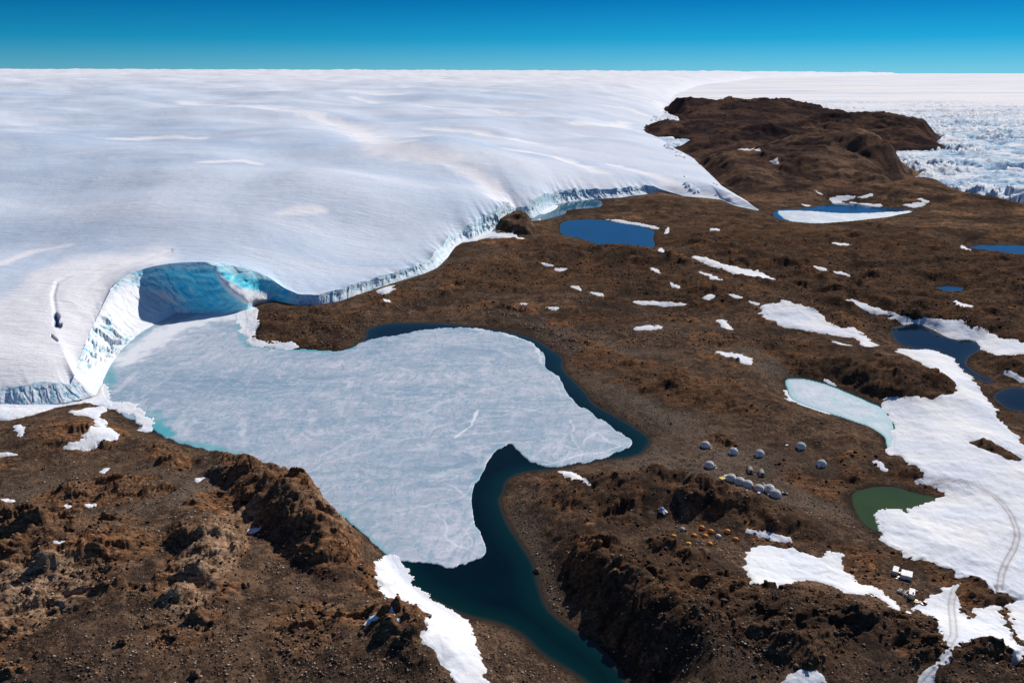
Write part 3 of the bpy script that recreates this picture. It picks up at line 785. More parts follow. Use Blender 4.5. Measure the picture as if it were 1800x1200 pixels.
def ground_z(x, y):
    x = np.atleast_1d(np.asarray(x, float)); y = np.atleast_1d(np.asarray(y, float))
    j = np.clip(np.searchsorted(ys, y) - 1, 0, len(ys) - 2)
    a = x / (y * CP + CAM_H * SP)
    i = np.clip(((a - a_cols[0]) / (a_cols[1] - a_cols[0])).astype(int), 0, len(a_cols) - 2)
    ti = (a - a_cols[i]) / (a_cols[1] - a_cols[0]); tj = (y - ys[j]) / (ys[j + 1] - ys[j])
    return (GZ[j, i] * (1 - ti) + GZ[j, i + 1] * ti) * (1 - tj) + (GZ[j + 1, i] * (1 - ti) + GZ[j + 1, i + 1] * ti) * tj


def spot(px, py):
    """world point of the built ground under a photo pixel"""
    z = 3.0
    for _ in range(30):
        x, y = ray(px, py, z)
        z = 0.6 * z + 0.4 * float(ground_z(x, y)[0])
    x, y = ray(px, py, z)
    return float(x), float(y), float(ground_z(x, y)[0])


# ------------------------------------------------------------------ snow lying on the ground
TRACKS = [([(1640,850),(1665,846),(1690,847),(1720,858),(1745,872),(1765,890),(1778,910),(1786,930),(1788,945),(1782,965),(1768,990),(1760,1010),(1757,1032)], 3.6, .85),
          ([(1690,1022),(1678,1036),(1672,1060),(1674,1090),(1676,1118),(1662,1145),(1640,1170),(1612,1200),(1590,1225)], 3.6, .7),
          ([(1648,848),(1700,852),(1740,866)], 2.4, .3),
          ([(1556,905),(1590,935),(1630,960),(1680,1000)], 1.2, .3), ([(1650,600),(1600,700)], .1, .01)]
TRK = [(poly_ground(p, 0), w, s) for p, w, s in TRACKS]
for k, P in enumerate(SNOW_W):
    lo = P.min(0) - 6; hi = P.max(0) + 6
    jr = np.where((ys > lo[1]) & (ys < hi[1]))[0]
    if len(jr) < 2: continue
    j0, j1 = max(0, jr[0] - 1), jr[-1] + 2
    sub = (GX[j0:j1] > lo[0]) & (GX[j0:j1] < hi[0])
    ci = np.where(sub.any(0))[0]
    if len(ci) < 2: continue
    i0, i1 = max(0, ci[0] - 1), ci[-1] + 2
    X, Y = GX[j0:j1, i0:i1], GY[j0:j1, i0:i1]
    Z = GZ[j0:j1, i0:i1]
    zsm = ZS[j0:j1, i0:i1]
    scale = Y / 500
    sd0 = sdf(X, Y, P, 30.0); mx = float(sd0.max()); sc0 = float(scale.mean())
    wid = min(1.0, .15 + mx / (6 * sc0))
    am = min(5.0 * sc0, 1.0 * mx); ns = min(13 * sc0, 2.2 * mx + 1.5)
    d = sd0 + am * fbm(X / ns / 1.4, Y / ns, 6, 5, .66) + .12 * am - np.clip(1.1 * (Z - zsm), -1.2, 2.5) * wid * sm(14, 3, np.abs(sd0)) + .2 * scale
    if k not in (2, 7, 11, 13, W_SHORE): d = np.minimum(d, -lake_d[j0:j1, i0:i1] + .5)
    if k == 2: d = np.minimum(d, -sdf(X, Y, ISL_W, 30.0) + 1.5 * fbm(X / 5, Y / 5, 3, 5))
    if k == 2:
        for LP in LAKES_W[7:]: pass
    thick = np.clip(d * .22, -0.5, (.12 + .40 * wid) * np.minimum(1.6, scale ** .5)) + .25 * sm(1, 14, d) + .6 * fbm(X / 30, Y / 24, 3, 6) * sm(2, 12, d) + .22 * fbm((X + Y) / 7, (Y - X) / 16, 3, 2) * sm(1, 6, d)
    Zs = np.where(d > 0, np.maximum(Z, zsm * .6 + Z * .4) * .5 + Z * .5, Z) + thick
    lk = lake_d[j0:j1, i0:i1]
    Zs = np.where(lk > 0, np.maximum(Zs, np.where(d > 0.5, .30 + .02 * d.clip(0, 10), -1)), Zs)
    kp = (d[:-1, :-1] > -2.5 * scale[:-1, :-1]) & (d[1:, 1:] > -2.5 * scale[:-1, :-1]) & keepf[j0:j1 - 1, i0:i1 - 1]
    if not kp.any(): continue
    big = 1.0 if (hi - lo).max() > 60 else 0.0
    tr = np.zeros(X.shape)
    if k in (2, 3):
        for TP, w, s_ in TRK:
            td = seg_dist(X, Y, TP, False)
            lane = np.exp(-((td - w * .30) / (w * .10)) ** 2) * s_ + .45 * s_ * np.exp(-(td / (w * .55)) ** 2)
            tr = np.maximum(tr, lane)
        Zs = Zs - .15 * tr
    grid_mesh('snow_patch' if not big else 'snowfield', X, Y, Zs, kp, M_SNOW,
              dict(old=np.full(X.shape, big if k in (0, 2, 3, 4) else .3), edge=np.exp(-np.maximum(d, 0) / (2.0 * scale)), track=tr))


# ------------------------------------------------------------------ lakes
def flat_grid(poly, z, step_px, name, mat, extra=None, jag=0.8, off=0.0, kind='structure', attr=None, bulge=0.0):
    P = np.asarray(poly); lo = P.min(0) - 5; hi = P.max(0) + 5
    jr = np.where((ys > lo[1]) & (ys < hi[1]))[0]
    j0, j1 = max(0, jr[0] - 1), jr[-1] + 2
    X = GX[j0:j1]; Y = GY[j0:j1]
    ci = np.where(((X > lo[0]) & (X < hi[0])).any(0))[0]
    i0, i1 = max(0, ci[0] - 1), ci[-1] + 2
    X = X[:, i0:i1]; Y = Y[:, i0:i1]
    sc = Y / 500
    d = sdf(X, Y, P, 60.0) + jag * sc * fbm(X / 6 / sc, Y / 6 / sc, 4, 3) + off
    return X, Y, d


def water(name, poly, mat, depth_m, pad=14.0, z=0.0):
    X, Y, d = flat_grid(poly, 0, 1, name, mat, jag=0)
    kp = (d[:-1, :-1] > -pad)
    return grid_mesh(name, X, Y, np.full(X.shape, z), kp, mat, dict(depth=np.clip(d / depth_m, 0, 1)))


def ice_sheet(name, poly, z, mat, thick=.25, jag=1.2, attrs=None):
    X, Y, d = flat_grid(poly, 0, 1, name, mat, jag=jag)
    sc = Y / 500
    Z = z - 0.8 + sm(-.6, .4, d / sc) * (0.8 + thick) + .05 * fbm(X / 30, Y / 30, 2, 1)
    kp = (d[:-1, :-1] > -1.6 * sc[:-1, :-1]) & (d[1:, 1:] > -1.6 * sc[:-1, :-1])
    return grid_mesh(name, X, Y, Z, kp, mat, attrs(X, Y, d) if attrs else dict(teal=np.zeros(X.shape), white=np.zeros(X.shape)))


MW_MAIN = mat_water('lake_water_teal', (.0004, .006, .010), (.0015, .018, .020), (.040, .029, .020))
MW_BLUE = mat_water('lake_water_blue', (.002, .055, .150), (.004, .060, .130), (.03, .05, .06), .15)
MW_DARK = mat_water('pond_water_dark', (.001, .008, .018), (.008, .016, .022), (.05, .038, .026))
MW_GREEN = mat_water('pond_water_green', (.040, .070, .026), (.042, .066, .024), (.035, .032, .015), .35)
MW_GREEN.node_tree.nodes['Principled BSDF'].inputs['Specular IOR Level'].default_value = .15
water('lake_water', LAKES_W[0], MW_MAIN, 18.0)
water('lake_water', LAKES_W[1], MW_BLUE, 14.0)
mwm = mat_water('meltwater', (.02, .10, .16), (.05, .13, .17), (.05, .05, .04), .15)
water('lake_water', LAKES_W[2], mwm, 10.0)
water('lake_water', LAKES_W[3], MW_BLUE, 12.0)
water('lake_water', LAKES_W[4], MW_BLUE, 12.0)
water('pond_water', LAKES_W[5], MW_BLUE, 6.0)
water('pond_water', LAKES_W[6], MW_DARK, 14.0)
water('pond_water', LAKES_W[7], MW_DARK, 14.0)
water('pond_water', LAKES_W[8], mwm, 8.0)
water('pond_water', LAKES_W[9], MW_GREEN, 6.0)


def main_attrs(X, Y, d):
    n = fbm(X / 14, Y / 14, 4, 2)
    teal = np.zeros(X.shape)
    for pts, w, s_ in (([(186,690),(184,668),(196,640)], 7, .6), ([(255,735),(272,752),(283,762)], 10, .9), ([(300,776),(350,784),(395,795),(430,812)], 5, .7),
                       ([(420,568),(428,590),(438,606)], 5, .6), ([(438,608),(500,613),(567,618),(620,612)], 4.5, .85), ([(600,905),(650,950),(690,985)], 3, .5),
                       ([(210,625),(260,580)], 5, .35), ([(440,700),(470,705)], 8, .15)):
        Q = np.stack(ray(np.array([p[0] for p in pts]), np.array([p[1] for p in pts])), 1)
        teal = np.maximum(teal, s_ * sm(1.25, .35, seg_dist(X, Y, Q, False) / w + n * .9))
    teal = np.maximum(teal, .45 * np.exp(-np.maximum(d, 0) / 2.0) * sm(-.2, .3, n))
    white = np.zeros(X.shape)
    X0, Y0 = X, Y
    X = X + 4 * gn(X0 / 16, Y0 / 16, 3) + 1.2 * gn(X0 / 5, Y0 / 5, 4); Y = Y + 6 * gn(X0 / 18, Y0 / 18, 5) + 1.5 * gn(X0 / 5, Y0 / 5, 6)
    for pts, w, s_ in (([(839,722),(838,736),(830,749),(815,760),(797,769)], 1.0, .8), ([(700,770),(800,745),(960,715)], .7, .4),
                       ([(200,640),(300,580),(380,555),(430,552)], 16, .85), ([(980,775),(1010,790),(1050,760),(1090,785)], .6, .5), ([(1000,740),(1020,800)], .5, .4),
                       ([(500,840),(720,770),(900,760)], .6, .3), ([(560,800),(800,700),(950,660)], 1.2, .25), ([(940,820),(1000,808),(1095,785)], .8, .5),
                       ([(820,576),(890,586),(940,605),(956,640)], 2.2, .6), ([(845,980),(800,960),(770,900)], .5, .4), ([(850,830),(800,880),(700,900)], .5, .4), ([(825,960),(835,880),(780,850)], .5, .4)):
        Q = np.stack(ray(np.array([p[0] for p in pts]), np.array([p[1] for p in pts])), 1)
        white = np.maximum(white, s_ * sm(1.5, .3, seg_dist(X, Y, Q, False) / w + n * 1.1))
    cx_, cy_ = ray(700, 700); r_ = np.hypot(X0 - cx_, (Y0 - cy_) * .8) + 8 * gn(X0 / 60, Y0 / 60, 1); th_ = np.arctan2(Y0 - cy_, X0 - cx_)
    arcs = fbm(r_ / 9, th_ * 3.2 + 4, 5, 2, .62)
    white = np.maximum(white, .30 * sm(.12, .55, arcs) * sm(-.3, .3, fbm(X0 / 90, Y0 / 90, 2, 6)))
    teal = np.maximum(teal, .10 * sm(-.15, -.5, arcs))
    white = np.maximum(white, .4 * np.exp(-np.maximum(d, 0) / 1.5) * sm(0, -.3, n))
    return dict(teal=teal, white=white * (1 - teal))


ice_sheet('lake_ice', plane_poly(LAKE_ICE, 1), .0, M_LICE, .25, 2.6, main_attrs)
ice_sheet('lake_ice', plane_poly(I_UPPER, 1), .0, M_LICE, .4, 1.2, lambda X, Y, d: dict(teal=.3 * np.exp(-np.maximum(d, 0) / 10), white=.12 + .2 * sm(0, .3, fbm(X / 30, Y / 60, 3, 2))))
ice_sheet('pond_ice', np.array(plane_poly([(x_ + (0 if x_ < 1500 else -1), y_ + 1) for x_, y_ in W_TURQ], 1)), .0, M_LICE, .2, .6,
          lambda X, Y, d: dict(teal=np.maximum(.95 * np.exp(-np.maximum(d - .6, 0) / 4.0), .55 * sm(-.1, .5, fbm(X / 20, Y / 20, 3, 2))), white=.15 + 0 * X))
ice_sheet('ice_floe', plane_poly([(934,372),(960,362),(985,360),(975,369),(952,378)], 1), .1, M_LICE, .5, 2.0, lambda X, Y, d: dict(teal=.1 + 0 * X, white=.9 + 0 * X))
ice_sheet('ice_floe', plane_poly([(940,386),(950,384),(953,388)], 1), .1, M_LICE, .4, 1.0, lambda X, Y, d: dict(teal=.2 + 0 * X, white=.7 + 0 * X))

# ------------------------------------------------------------------ the glacier
def px_sdf(U, V, P, w):
    d = seg_dist(U, V, P); return sm(-w, w, np.where(inside(U, V, P), d, -d))


bx, by = BASE_XY[:, 0], BASE_XY[:, 1]
tx, ty, tz = [], [], []
for (px, py), (qx, qy, ang, *_r) in zip(BASE, TOPS):
    X0, Y0 = ray(px, py, 0.0)
    best = None
    dx = (qx - 900) / FPX; dy = (qy - 600) / FPX
    q = SP + dy * CP
    tmax = CAM_H / q
    for t in np.linspace(tmax * .35, tmax, 6000)[::-1]:
        zz = CAM_H - q * t
        hd = math.hypot(dx * t - X0, (CP - dy * SP) * t - Y0)
        # the first point coming forward from the ground whose slope from the foot reaches the angle
        if zz >= math.tan(math.radians(ang)) * hd or (zz > 3 and (CP - dy * SP) * t < Y0 + zz * .12):
            best = t; break
    if best is None: best = tmax * .97
    tx.append(dx * best); ty.append((CP - dy * SP) * best); tz.append(max(1.0, CAM_H - q * best))
tx, ty, tz = map(np.array, (tx, ty, tz))
print('cliff tops', [(b_[0], round(h_, 1)) for b_, h_ in zip(BASE, tz)])
par = np.array([p[0] for p in BASE], float)
par = np.maximum.accumulate(par + np.arange(len(par)) * 1e-3)
u = np.arange(-450, 1335, 1.15)


def itp(v, w=5):
    r = np.interp(u, par, v)
    k = np.hanning(w + 2)[1:-1]; k /= k.sum()
    return np.convolve(np.pad(r, w // 2, mode='edge'), k, 'valid')


def reach(v): return itp(v, 9)


def bowl(v):
    r = reach(v); w = 71; k = np.hanning(w + 2)[1:-1]; k /= k.sum()
    m_ = np.exp(-((u - 355) / 105) ** 4)
    return r * (1 - m_) + np.convolve(np.pad(r, w // 2, mode='edge'), k, 'valid') * m_


BX, BY, TX, TY, TZ = reach(bx), reach(by), bowl(tx), bowl(ty), bowl(tz)
BLUE = reach(np.array([t_[3] for t_ in TOPS])); RGH = reach(np.array([t_[4] for t_ in TOPS]))
arc = np.concatenate([[0], np.cumsum(np.hypot(np.diff(BX), np.diff(BY)))])
TZ = TZ * (1 + RGH * sm(560, 610, u) * (.55 * gn(arc / 48, arc * 0 + 2, 3) + .3 * gn(arc / 15, arc * 0 + 1, 4)) )
BY = BY - RGH * sm(560, 610, u) * (5 * gn(arc / 30, arc * 0 + 7, 5) + 2 * gn(arc / 9, arc * 0 + 3, 6))
TZ0 = TZ.copy()
jit = (5 * gn(arc / 14, arc * 0, 1) + 2.2 * gn(arc / 4.5, arc * 0 + 5, 2)) * RGH * sm(2, 8, TZ0)
TYs = TY.copy()
TY = TY + jit * .6
NC = 44
vv = np.linspace(0, 1, NC)[:, None]
talus = 0.42 * np.clip(RGH, 0, 1) * (u > 585) + 0.0
hor = vv + 0 * u[None]
amph = np.exp(-((u - 370) / 62) ** 4)
# profile: horizontal advance against height
hor = np.where(talus[None] > 0.02, np.where(vv < .5, vv * 1.45, .725 + (vv - .5) * .55), vv)
hor = hor + amph[None] * (.30 * np.sin(vv * pi) + .0)
CXm = BX[None] + (TX - BX)[None] * hor
CYm = BY[None] + (TY - BY)[None] * hor
cvx = np.exp(-((u - 400) / 100) ** 4)
zprof = (vv ** (1 + .25 * talus[None]) * (1 - cvx) + (1 - (1 - vv) ** 1.9) * cvx) * TZ[None]
icz = np.exp(-((u - 235) / 75) ** 4)
zprof = zprof * (1 - icz[None]) + icz[None] * TZ[None] * (vv * .45 + .55 * sm(.25, .95, vv))
icef = np.exp(-((u - 228) / 66) ** 4)
CZ = zprof
A2 = arc[None] + 0 * vv
nzv = CZ
smoW = np.exp(-((u - 232) / 58) ** 6)[None] * .85
fr = ridge(A2 / 9, nzv / 16 + 3, 4, 2) - .5
blk, be = cells(A2 / 5.5, nzv / 7 + 40, 1)
disp = (1 - smoW) * (fr * .20 + (blk - .5) * .10 - .08 * (1 - sm(0, .2, be))) * np.minimum(TZ0[None], 26) * RGH[None] * np.sin(np.clip(vv * 1.15, 0, 1) * pi) ** .5
CYm = CYm - disp * 1.2
CZ = CZ + (fr * .10 + (blk - .5) * .10) * np.minimum(TZ0[None], 26) * RGH[None] * np.sin(vv * pi)
# curved bedding grooves in the blue bowl
gro = 1.3 * np.sin((CZ * .6 + 4 * gn(A2 / 30, CZ / 12, 1)) * 1.1) * .8 + 2.5 * gn(A2 / 12, CZ / 6, 3)
CYm = CYm + amph[None] * gro * np.sin(vv * pi) * .9
# icefall blocks
A3x = CXm; A3y = CYm
w3x = A3x + 6 * gn(A3x / 15, A3y / 15, 1); w3y = A3y + 6 * gn(A3x / 15, A3y / 15, 2)
hb, eb = facets(w3x / 17, w3y / 12, 3, 1.2); hb2, eb2 = facets(w3x / 6, w3y / 5, 1, 1.2); hb = hb + .4; hb2 = hb2 + .5
gateI = sm(-.25, .25, fbm(A3x / 45, A3y / 45, 2, 4) + .10)
PU, PV = unray(CXm, CYm, CZ)
apron = np.array([(215,500),(262,508),(290,512),(312,530),(312,546),(290,552),(255,572),(215,590),(200,570),(192,548),(196,520)], float)
smo = px_sdf(PU, PV, apron, 8)
zone = np.maximum(px_sdf(PU, PV, np.array([(200,500),(215,480),(250,468),(285,470),(275,500),(240,520),(228,540),(205,530)], float), 6), px_sdf(PU, PV, np.array([(118,625),(150,590),(178,560),(195,552),(212,585),(235,590),(228,612),(185,630),(158,648),(150,655),(135,650)], float), 7))
gateI = (.06 + 1.0 * zone) * (1 - smo)
CZ = CZ + icef[None] * gateI * np.sin(vv * pi) ** .7 * (3.2 * (hb - .4) + 2.2 * (hb2 - .5) - 3.0 * (1 - sm(0, .16, eb)))
# snow spur running down the bowl
PU, PV = unray(CXm, CYm, CZ)
spx = np.array([(383,466),(392,484),(412,505),(440,522),(462,532)])
sd_ = seg_dist(PU, PV, spx, False)
spur = np.exp(-(sd_ / 13) ** 2) * sm(0, .15, vv) * sm(1, .8, vv)
CYm = CYm - 9 * spur
CZ = CZ + 1.0 * spur
CZ[0] = np.where((u > 180) & (u < 460), -.4, -4.0)
# surface behind the edge
sS = np.concatenate([[1.2], np.geomspace(2.5, 60000, 620)])
reo = np.argsort(RE_XY[:, 1]); rex, rey = RE_XY[reo, 0], RE_XY[reo, 1]


def x_right(Y): return np.where(Y > rey[-1], rex[-1] + (Y - rey[-1]) * .62, np.interp(Y, rey, rex))


def x_left(Y): return -1.05 * Y - 120


gB = (TX - x_left(TYs)) / (x_right(TYs) - x_left(TYs))
gB = np.maximum.accumulate(gB)
SY = TYs[None] + sS[:, None] + (jit * .6)[None] * np.exp(-sS[:, None] / 12)
SX = x_left(SY) + gB[None] * (x_right(SY) - x_left(SY))
SX = SX + (TX[None] - SX[:1]) * np.exp(-(sS[:, None] - sS[0]) / 8)
dr = np.maximum(0, x_right(SY) - SX)
s2 = sS[:, None] + 0 * SX
es = np.linspace(0, len(u) - 1, 110).astype(int)
ex, ey, ez = TX[es], TY[es], TZ0[es]
dsum = 0; de = np.full(SX.shape, 1e9); wsum = np.zeros(SX.shape); zsum = np.zeros(SX.shape)
for a_, b_, c_ in zip(ex, ey, ez):
    dq = (SX - a_) ** 2 + (SY - b_) ** 2
    de = np.minimum(de, dq); dsum = dsum + (dq + 100.0) ** -2.0; w_ = 1 / (dq + 900.0) ** 1.6; wsum += w_; zsum += w_ * c_
zed = zsum / wsum; de = (dsum / 3.0) ** -.25
de = de * (1 - np.exp(-s2 / 60))
latr = 1 - np.exp(-dr / 260)
lat2 = 1 - np.exp(-dr / np.maximum(900, SY * .35))
zin = TZ0[None] * np.exp(-s2 / 22) + zed * (1 - np.exp(-s2 / 22))
G = 95 * (1 - np.exp(-de / 900)) * latr + 185 * (1 - np.exp(-de / 3600)) * lat2 + 22 * sm(5000, 45000, s2)
G = G + 15 * (1 - np.exp(-np.minimum(de, dr) / 22)) * sm(12, 3, zed)
SZ = zin * np.exp(-de / 420) + G
wob = (1 - np.exp(-s2 / 70)) * (1 - np.exp(-dr / 120))
sw = 30 * fbm(SX / 400, SY / 480 + .4, 2, 3, .35) + 4 * fbm(SX / 150, SY / 190, 2, 5) + 1.2 * fbm((SX * .9 + SY * .4) / 120, (SY * .9 - SX * .4) / 260, 3, 1) + (10 + SY * .002) * fbm(SX / 1500, SY / 900, 2, 6) * sm(800, 2500, s2)
for px_, py_, zz_, ra_, rb_, hh_ in ((690,350,40,230,150,20), (430,330,60,260,260,15), (830,250,90,300,330,16), (1010,290,50,170,140,13), (180,300,60,260,260,14), (560,240,110,360,380,18), (760,190,150,500,700,16), (1080,220,80,200,300,13), (300,215,120,400,500,16), (60,400,30,150,120,9)):
    cx_, cy_ = ray(px_, py_, zz_)
    SZ = SZ + hh_ * np.exp(-(((SX - cx_) / ra_) ** 2 + ((SY - cy_) / rb_) ** 2) ** 1.3 * 1.2) * wob
SZ = SZ + sw * wob + .35 * fbm(SX / 18, SY / 30, 3, 2) * (1 - np.exp(-s2 / 15))
SZ = SZ + jit[None] * .25 * np.exp(-s2 / 14)
# radial flow grooves above the bowl
rr = np.hypot(SX - float(np.interp(380, u, TX)), SY - float(np.interp(380, u, TY)))
SZ = SZ + .9 * np.sin(rr / 3.2 + 3 * gn(SX / 30, SY / 30, 2)) * np.exp(-rr / 70) * sm(3, 15, s2) * sm(-.3, .2, gn(SX / 22, SY / 22, 5))
# long hollows filled by drifted snow
VALL = [([(330,178),(480,190),(600,215),(650,238),(700,260),(760,272)], 55, 9), ([(760,272),(820,292),(860,322),(888,352)], 26, 7),
        ([(760,225),(840,232),(905,243),(935,250)], 30, 5), ([(1060,185),(1110,192),(1135,203)], 40, 5), ([(900,262),(980,275),(1050,300)], 22, 4), ([(1010,215),(1080,222),(1095,214)], 40, 5),
        ([(1080,290),(1180,320),(1280,352)], 18, 3), ([(200,243),(280,240),(360,243)], 22, 2), ([(492,374),(530,368),(565,366)], 12, 1), ([(490,158),(560,160),(700,166)], 70, 4),
        ([(620,170),(780,190),(900,200)], 30, 3), ([(350,285),(430,283),(460,290)], 10, 1), ([(1180,205),(1160,180),(1120,168),(1020,160)], 60, 4), ([(0,462),(60,440),(120,430)], 10, 1)]
SNW = np.zeros(SX.shape); nn = fbm(SX / 60, SY / 60, 4, 4)
PUs, PVs = unray(SX, SY, SZ)
carve = np.zeros(SX.shape)
for pts, w, dep in VALL:
    # centre line put on the built surface (nearest vertex under each traced pixel)
    W_ = []
    for a_, b_ in pts:
        kk = np.argmin((PUs - a_) ** 2 + (PVs - b_) ** 2)
        W_.append((SX.flat[kk], SY.flat[kk]))
    m_ = (SY < max(p[1] for p in W_) + 4 * w) & (SY > min(p[1] for p in W_) - 4 * w)
    dd = seg_dist(SX[m_], SY[m_], W_, False)
    SNW[m_] = np.maximum(SNW[m_], sm(1.5, .25, dd / w + nn[m_] * .9))
    carve[m_] = np.maximum(carve[m_], dep * np.exp(-(dd / (w * 1.3)) ** 2))
SZ = SZ - carve * .7 * wob - 9 * np.exp(-dr / 500) * sm(4200, 7000, SY)
SNW = np.maximum(SNW, sm(3500, 9000, SY) * .75)
BARE = np.array([(-400,172),(250,165),(420,250),(600,300),(520,420),(300,430),(100,450),(-400,520)], float)
bare = px_sdf(PUs + 40 * nn, PVs + 16 * nn, BARE, 55) * sm(-.45, .25, fbm(SX / 500, SY / 260, 4, 1))
# clean snow blanket on the low western lobe
WEST = np.array([(-200,560),(0,520),(60,480),(120,455),(300,434),(310,445),(285,470),(225,478),(200,500),(190,530),(120,690),(-200,700)], float)
nearm = SY < 1600
SNW[nearm] = np.maximum(SNW[nearm], px_sdf(PUs[nearm] + 12 * nn[nearm], PVs[nearm] + 8 * nn[nearm], WEST, 14))
# crevasse along the west lobe
CREV = np.array([(300,440),(210,468),(130,480),(100,495),(93,520),(98,552)], float)
CREV2 = np.array([(97,553),(100,560),(98,570),(106,572)], float); CREV3 = np.array([(91,590),(100,598)], float)
cv = np.zeros(SX.shape); cvd = np.zeros(SX.shape)
dd = seg_dist(PUs[nearm], PVs[nearm], CREV, False); cvd[nearm] = np.exp(-(dd / 3.5) ** 2) * .9
dd = np.minimum(seg_dist(PUs[nearm], PVs[nearm], CREV2, False) / 3.5, seg_dist(PUs[nearm], PVs[nearm], CREV3, False) / 2)
cv[nearm] = sm(1.2, .5, dd + nn[nearm]); cvd[nearm] = np.maximum(cvd[nearm], 4 * cv[nearm])
SZ = SZ - cvd
# stack everything
X = np.vstack([CXm, SX]); Y = np.vstack([CYm, SY]); Z = np.vstack([CZ, SZ])
z0 = np.zeros(CZ.shape); zS = np.zeros(SZ.shape)
cliff = np.vstack([np.ones(CZ.shape), np.exp(-s2 / (3.0 + 22 * np.exp(-((u - 420) / 80) ** 4)[None])) * (TZ0[None] > 3)])
bluec = BLUE[None] * (amph[None] * .95 + .0) * sm(1.02, .8, vv) + 0 * CZ
snowc = np.clip(1 - BLUE[None] * 1.15 + .35 * (vv < .42 * (talus[None] > .1)), 0, 1) + 0 * CZ
pure = px_sdf(PU, PV, np.array([(380,464),(390,478),(405,492),(430,505),(462,512),(478,520),(470,530),(445,538),(425,530),(405,514),(390,494)], float), 4)
pure = np.maximum(pure, icef[None] * (1 - zone) * sm(312, 290, u)[None])
pure = np.maximum(pure, px_sdf(PU, PV, apron, 6) * .95 * sm(318, 300, u)[None])
pure = np.maximum(pure, px_sdf(PU, PV, np.array([(262,514),(285,508),(304,520),(313,535),(295,530)], float), 3))
deepp = np.array([(232,468),(330,472),(383,470),(500,500),(520,530),(450,535),(415,549),(350,549),(318,547),(290,530),(250,505)], float)  # lays the blue ice colour over the bowl's whole shaded wall
bluec = np.maximum(bluec * .25, px_sdf(PU, PV, deepp, 9)) * sm(1.02, .9, vv)
pure = pure * (1 - 0)
dirt = np.vstack([sm(.5, .1, vv) * (icef[None] * .8 + (u < 150)[None] * 1.0 + .15) * 1.0 + 0 * CZ, zS])
BL = np.vstack([bluec, zS + .45 * np.exp(-((u - 420) / 80) ** 4)[None] * np.exp(-s2 / 20)]); SNa = np.vstack([snowc, SNW]); PUR = np.vstack([pure, zS])
CV = np.vstack([z0, cv])
gl = grid_mesh('glacier', X, Y, Z, None, M_GLAC, dict(snow=SNa, blue=BL, cliff=cliff, dirt=dirt, pure=PUR, crev=CV, bare=np.vstack([z0, bare])))
print('glacier', X.shape, 'horizon', [round(float(unray(X, Y, Z)[1][600:, i].min()), 1) for i in range(0, X.shape[1], 200)])

# ------------------------------------------------------------------ ice stream beyond the far land, and the plain to the horizon
ay = np.geomspace(1150, 90000, 900)
ac = (np.arange(1090, 2300, 1.25) - 900) / FPX
IY = np.repeat(ay[:, None], len(ac), 1); IX = ac[None] * (IY * CP + CAM_H * SP)
k_ = np.maximum(1, IY / 1700)
wxx = IX + 60 * gn(IX / 300, IY / 300, 2); wyy = IY + 60 * gn(IX / 300, IY / 300, 3)
r1 = ridge(wxx / 95, wyy / 60, 4, 1); r2, e2 = cells(wxx / 48, wyy / 26, 2); r3, e3 = cells(wxx / 20, wyy / 12, 4)
amp = sm(8500, 3600, IY) * (.35 + .75 * sm(-.3, .3, fbm(IX / 500, IY / 380, 2, 5)))
hh = (r1 - .5) * 34 + (r2 - .5) * 18 + (r3 - .5) * 5
IZ = -3 + amp * np.maximum(hh, -7) + sm(2500, 90000, IY) * 40 + 4 * fbm(IX / 2500, IY / 1600, 2, 2) * sm(3000, 6000, IY)
inl = np.maximum(sdf(IX, IY, FAR_W, 90.0), sdf(IX, IY, NEAR_W, 90.0))
IZ = IZ - 70 * sm(-25, 15, inl)
low = sm(1.5, -5, hh + 5 * fbm(IX / 160, IY / 60, 3, 3)) * sm(.12, .5, amp)
band = sm(.08, .26, fbm(IX / 2600, IY / 500, 3, 4)) * sm(4000, 6000, IY)
grid_mesh('ice_field', IX, IY, IZ, None, M_STREAM, dict(low=np.maximum(low, .5 * band), snowy=sm(3000, 6500, IY)))

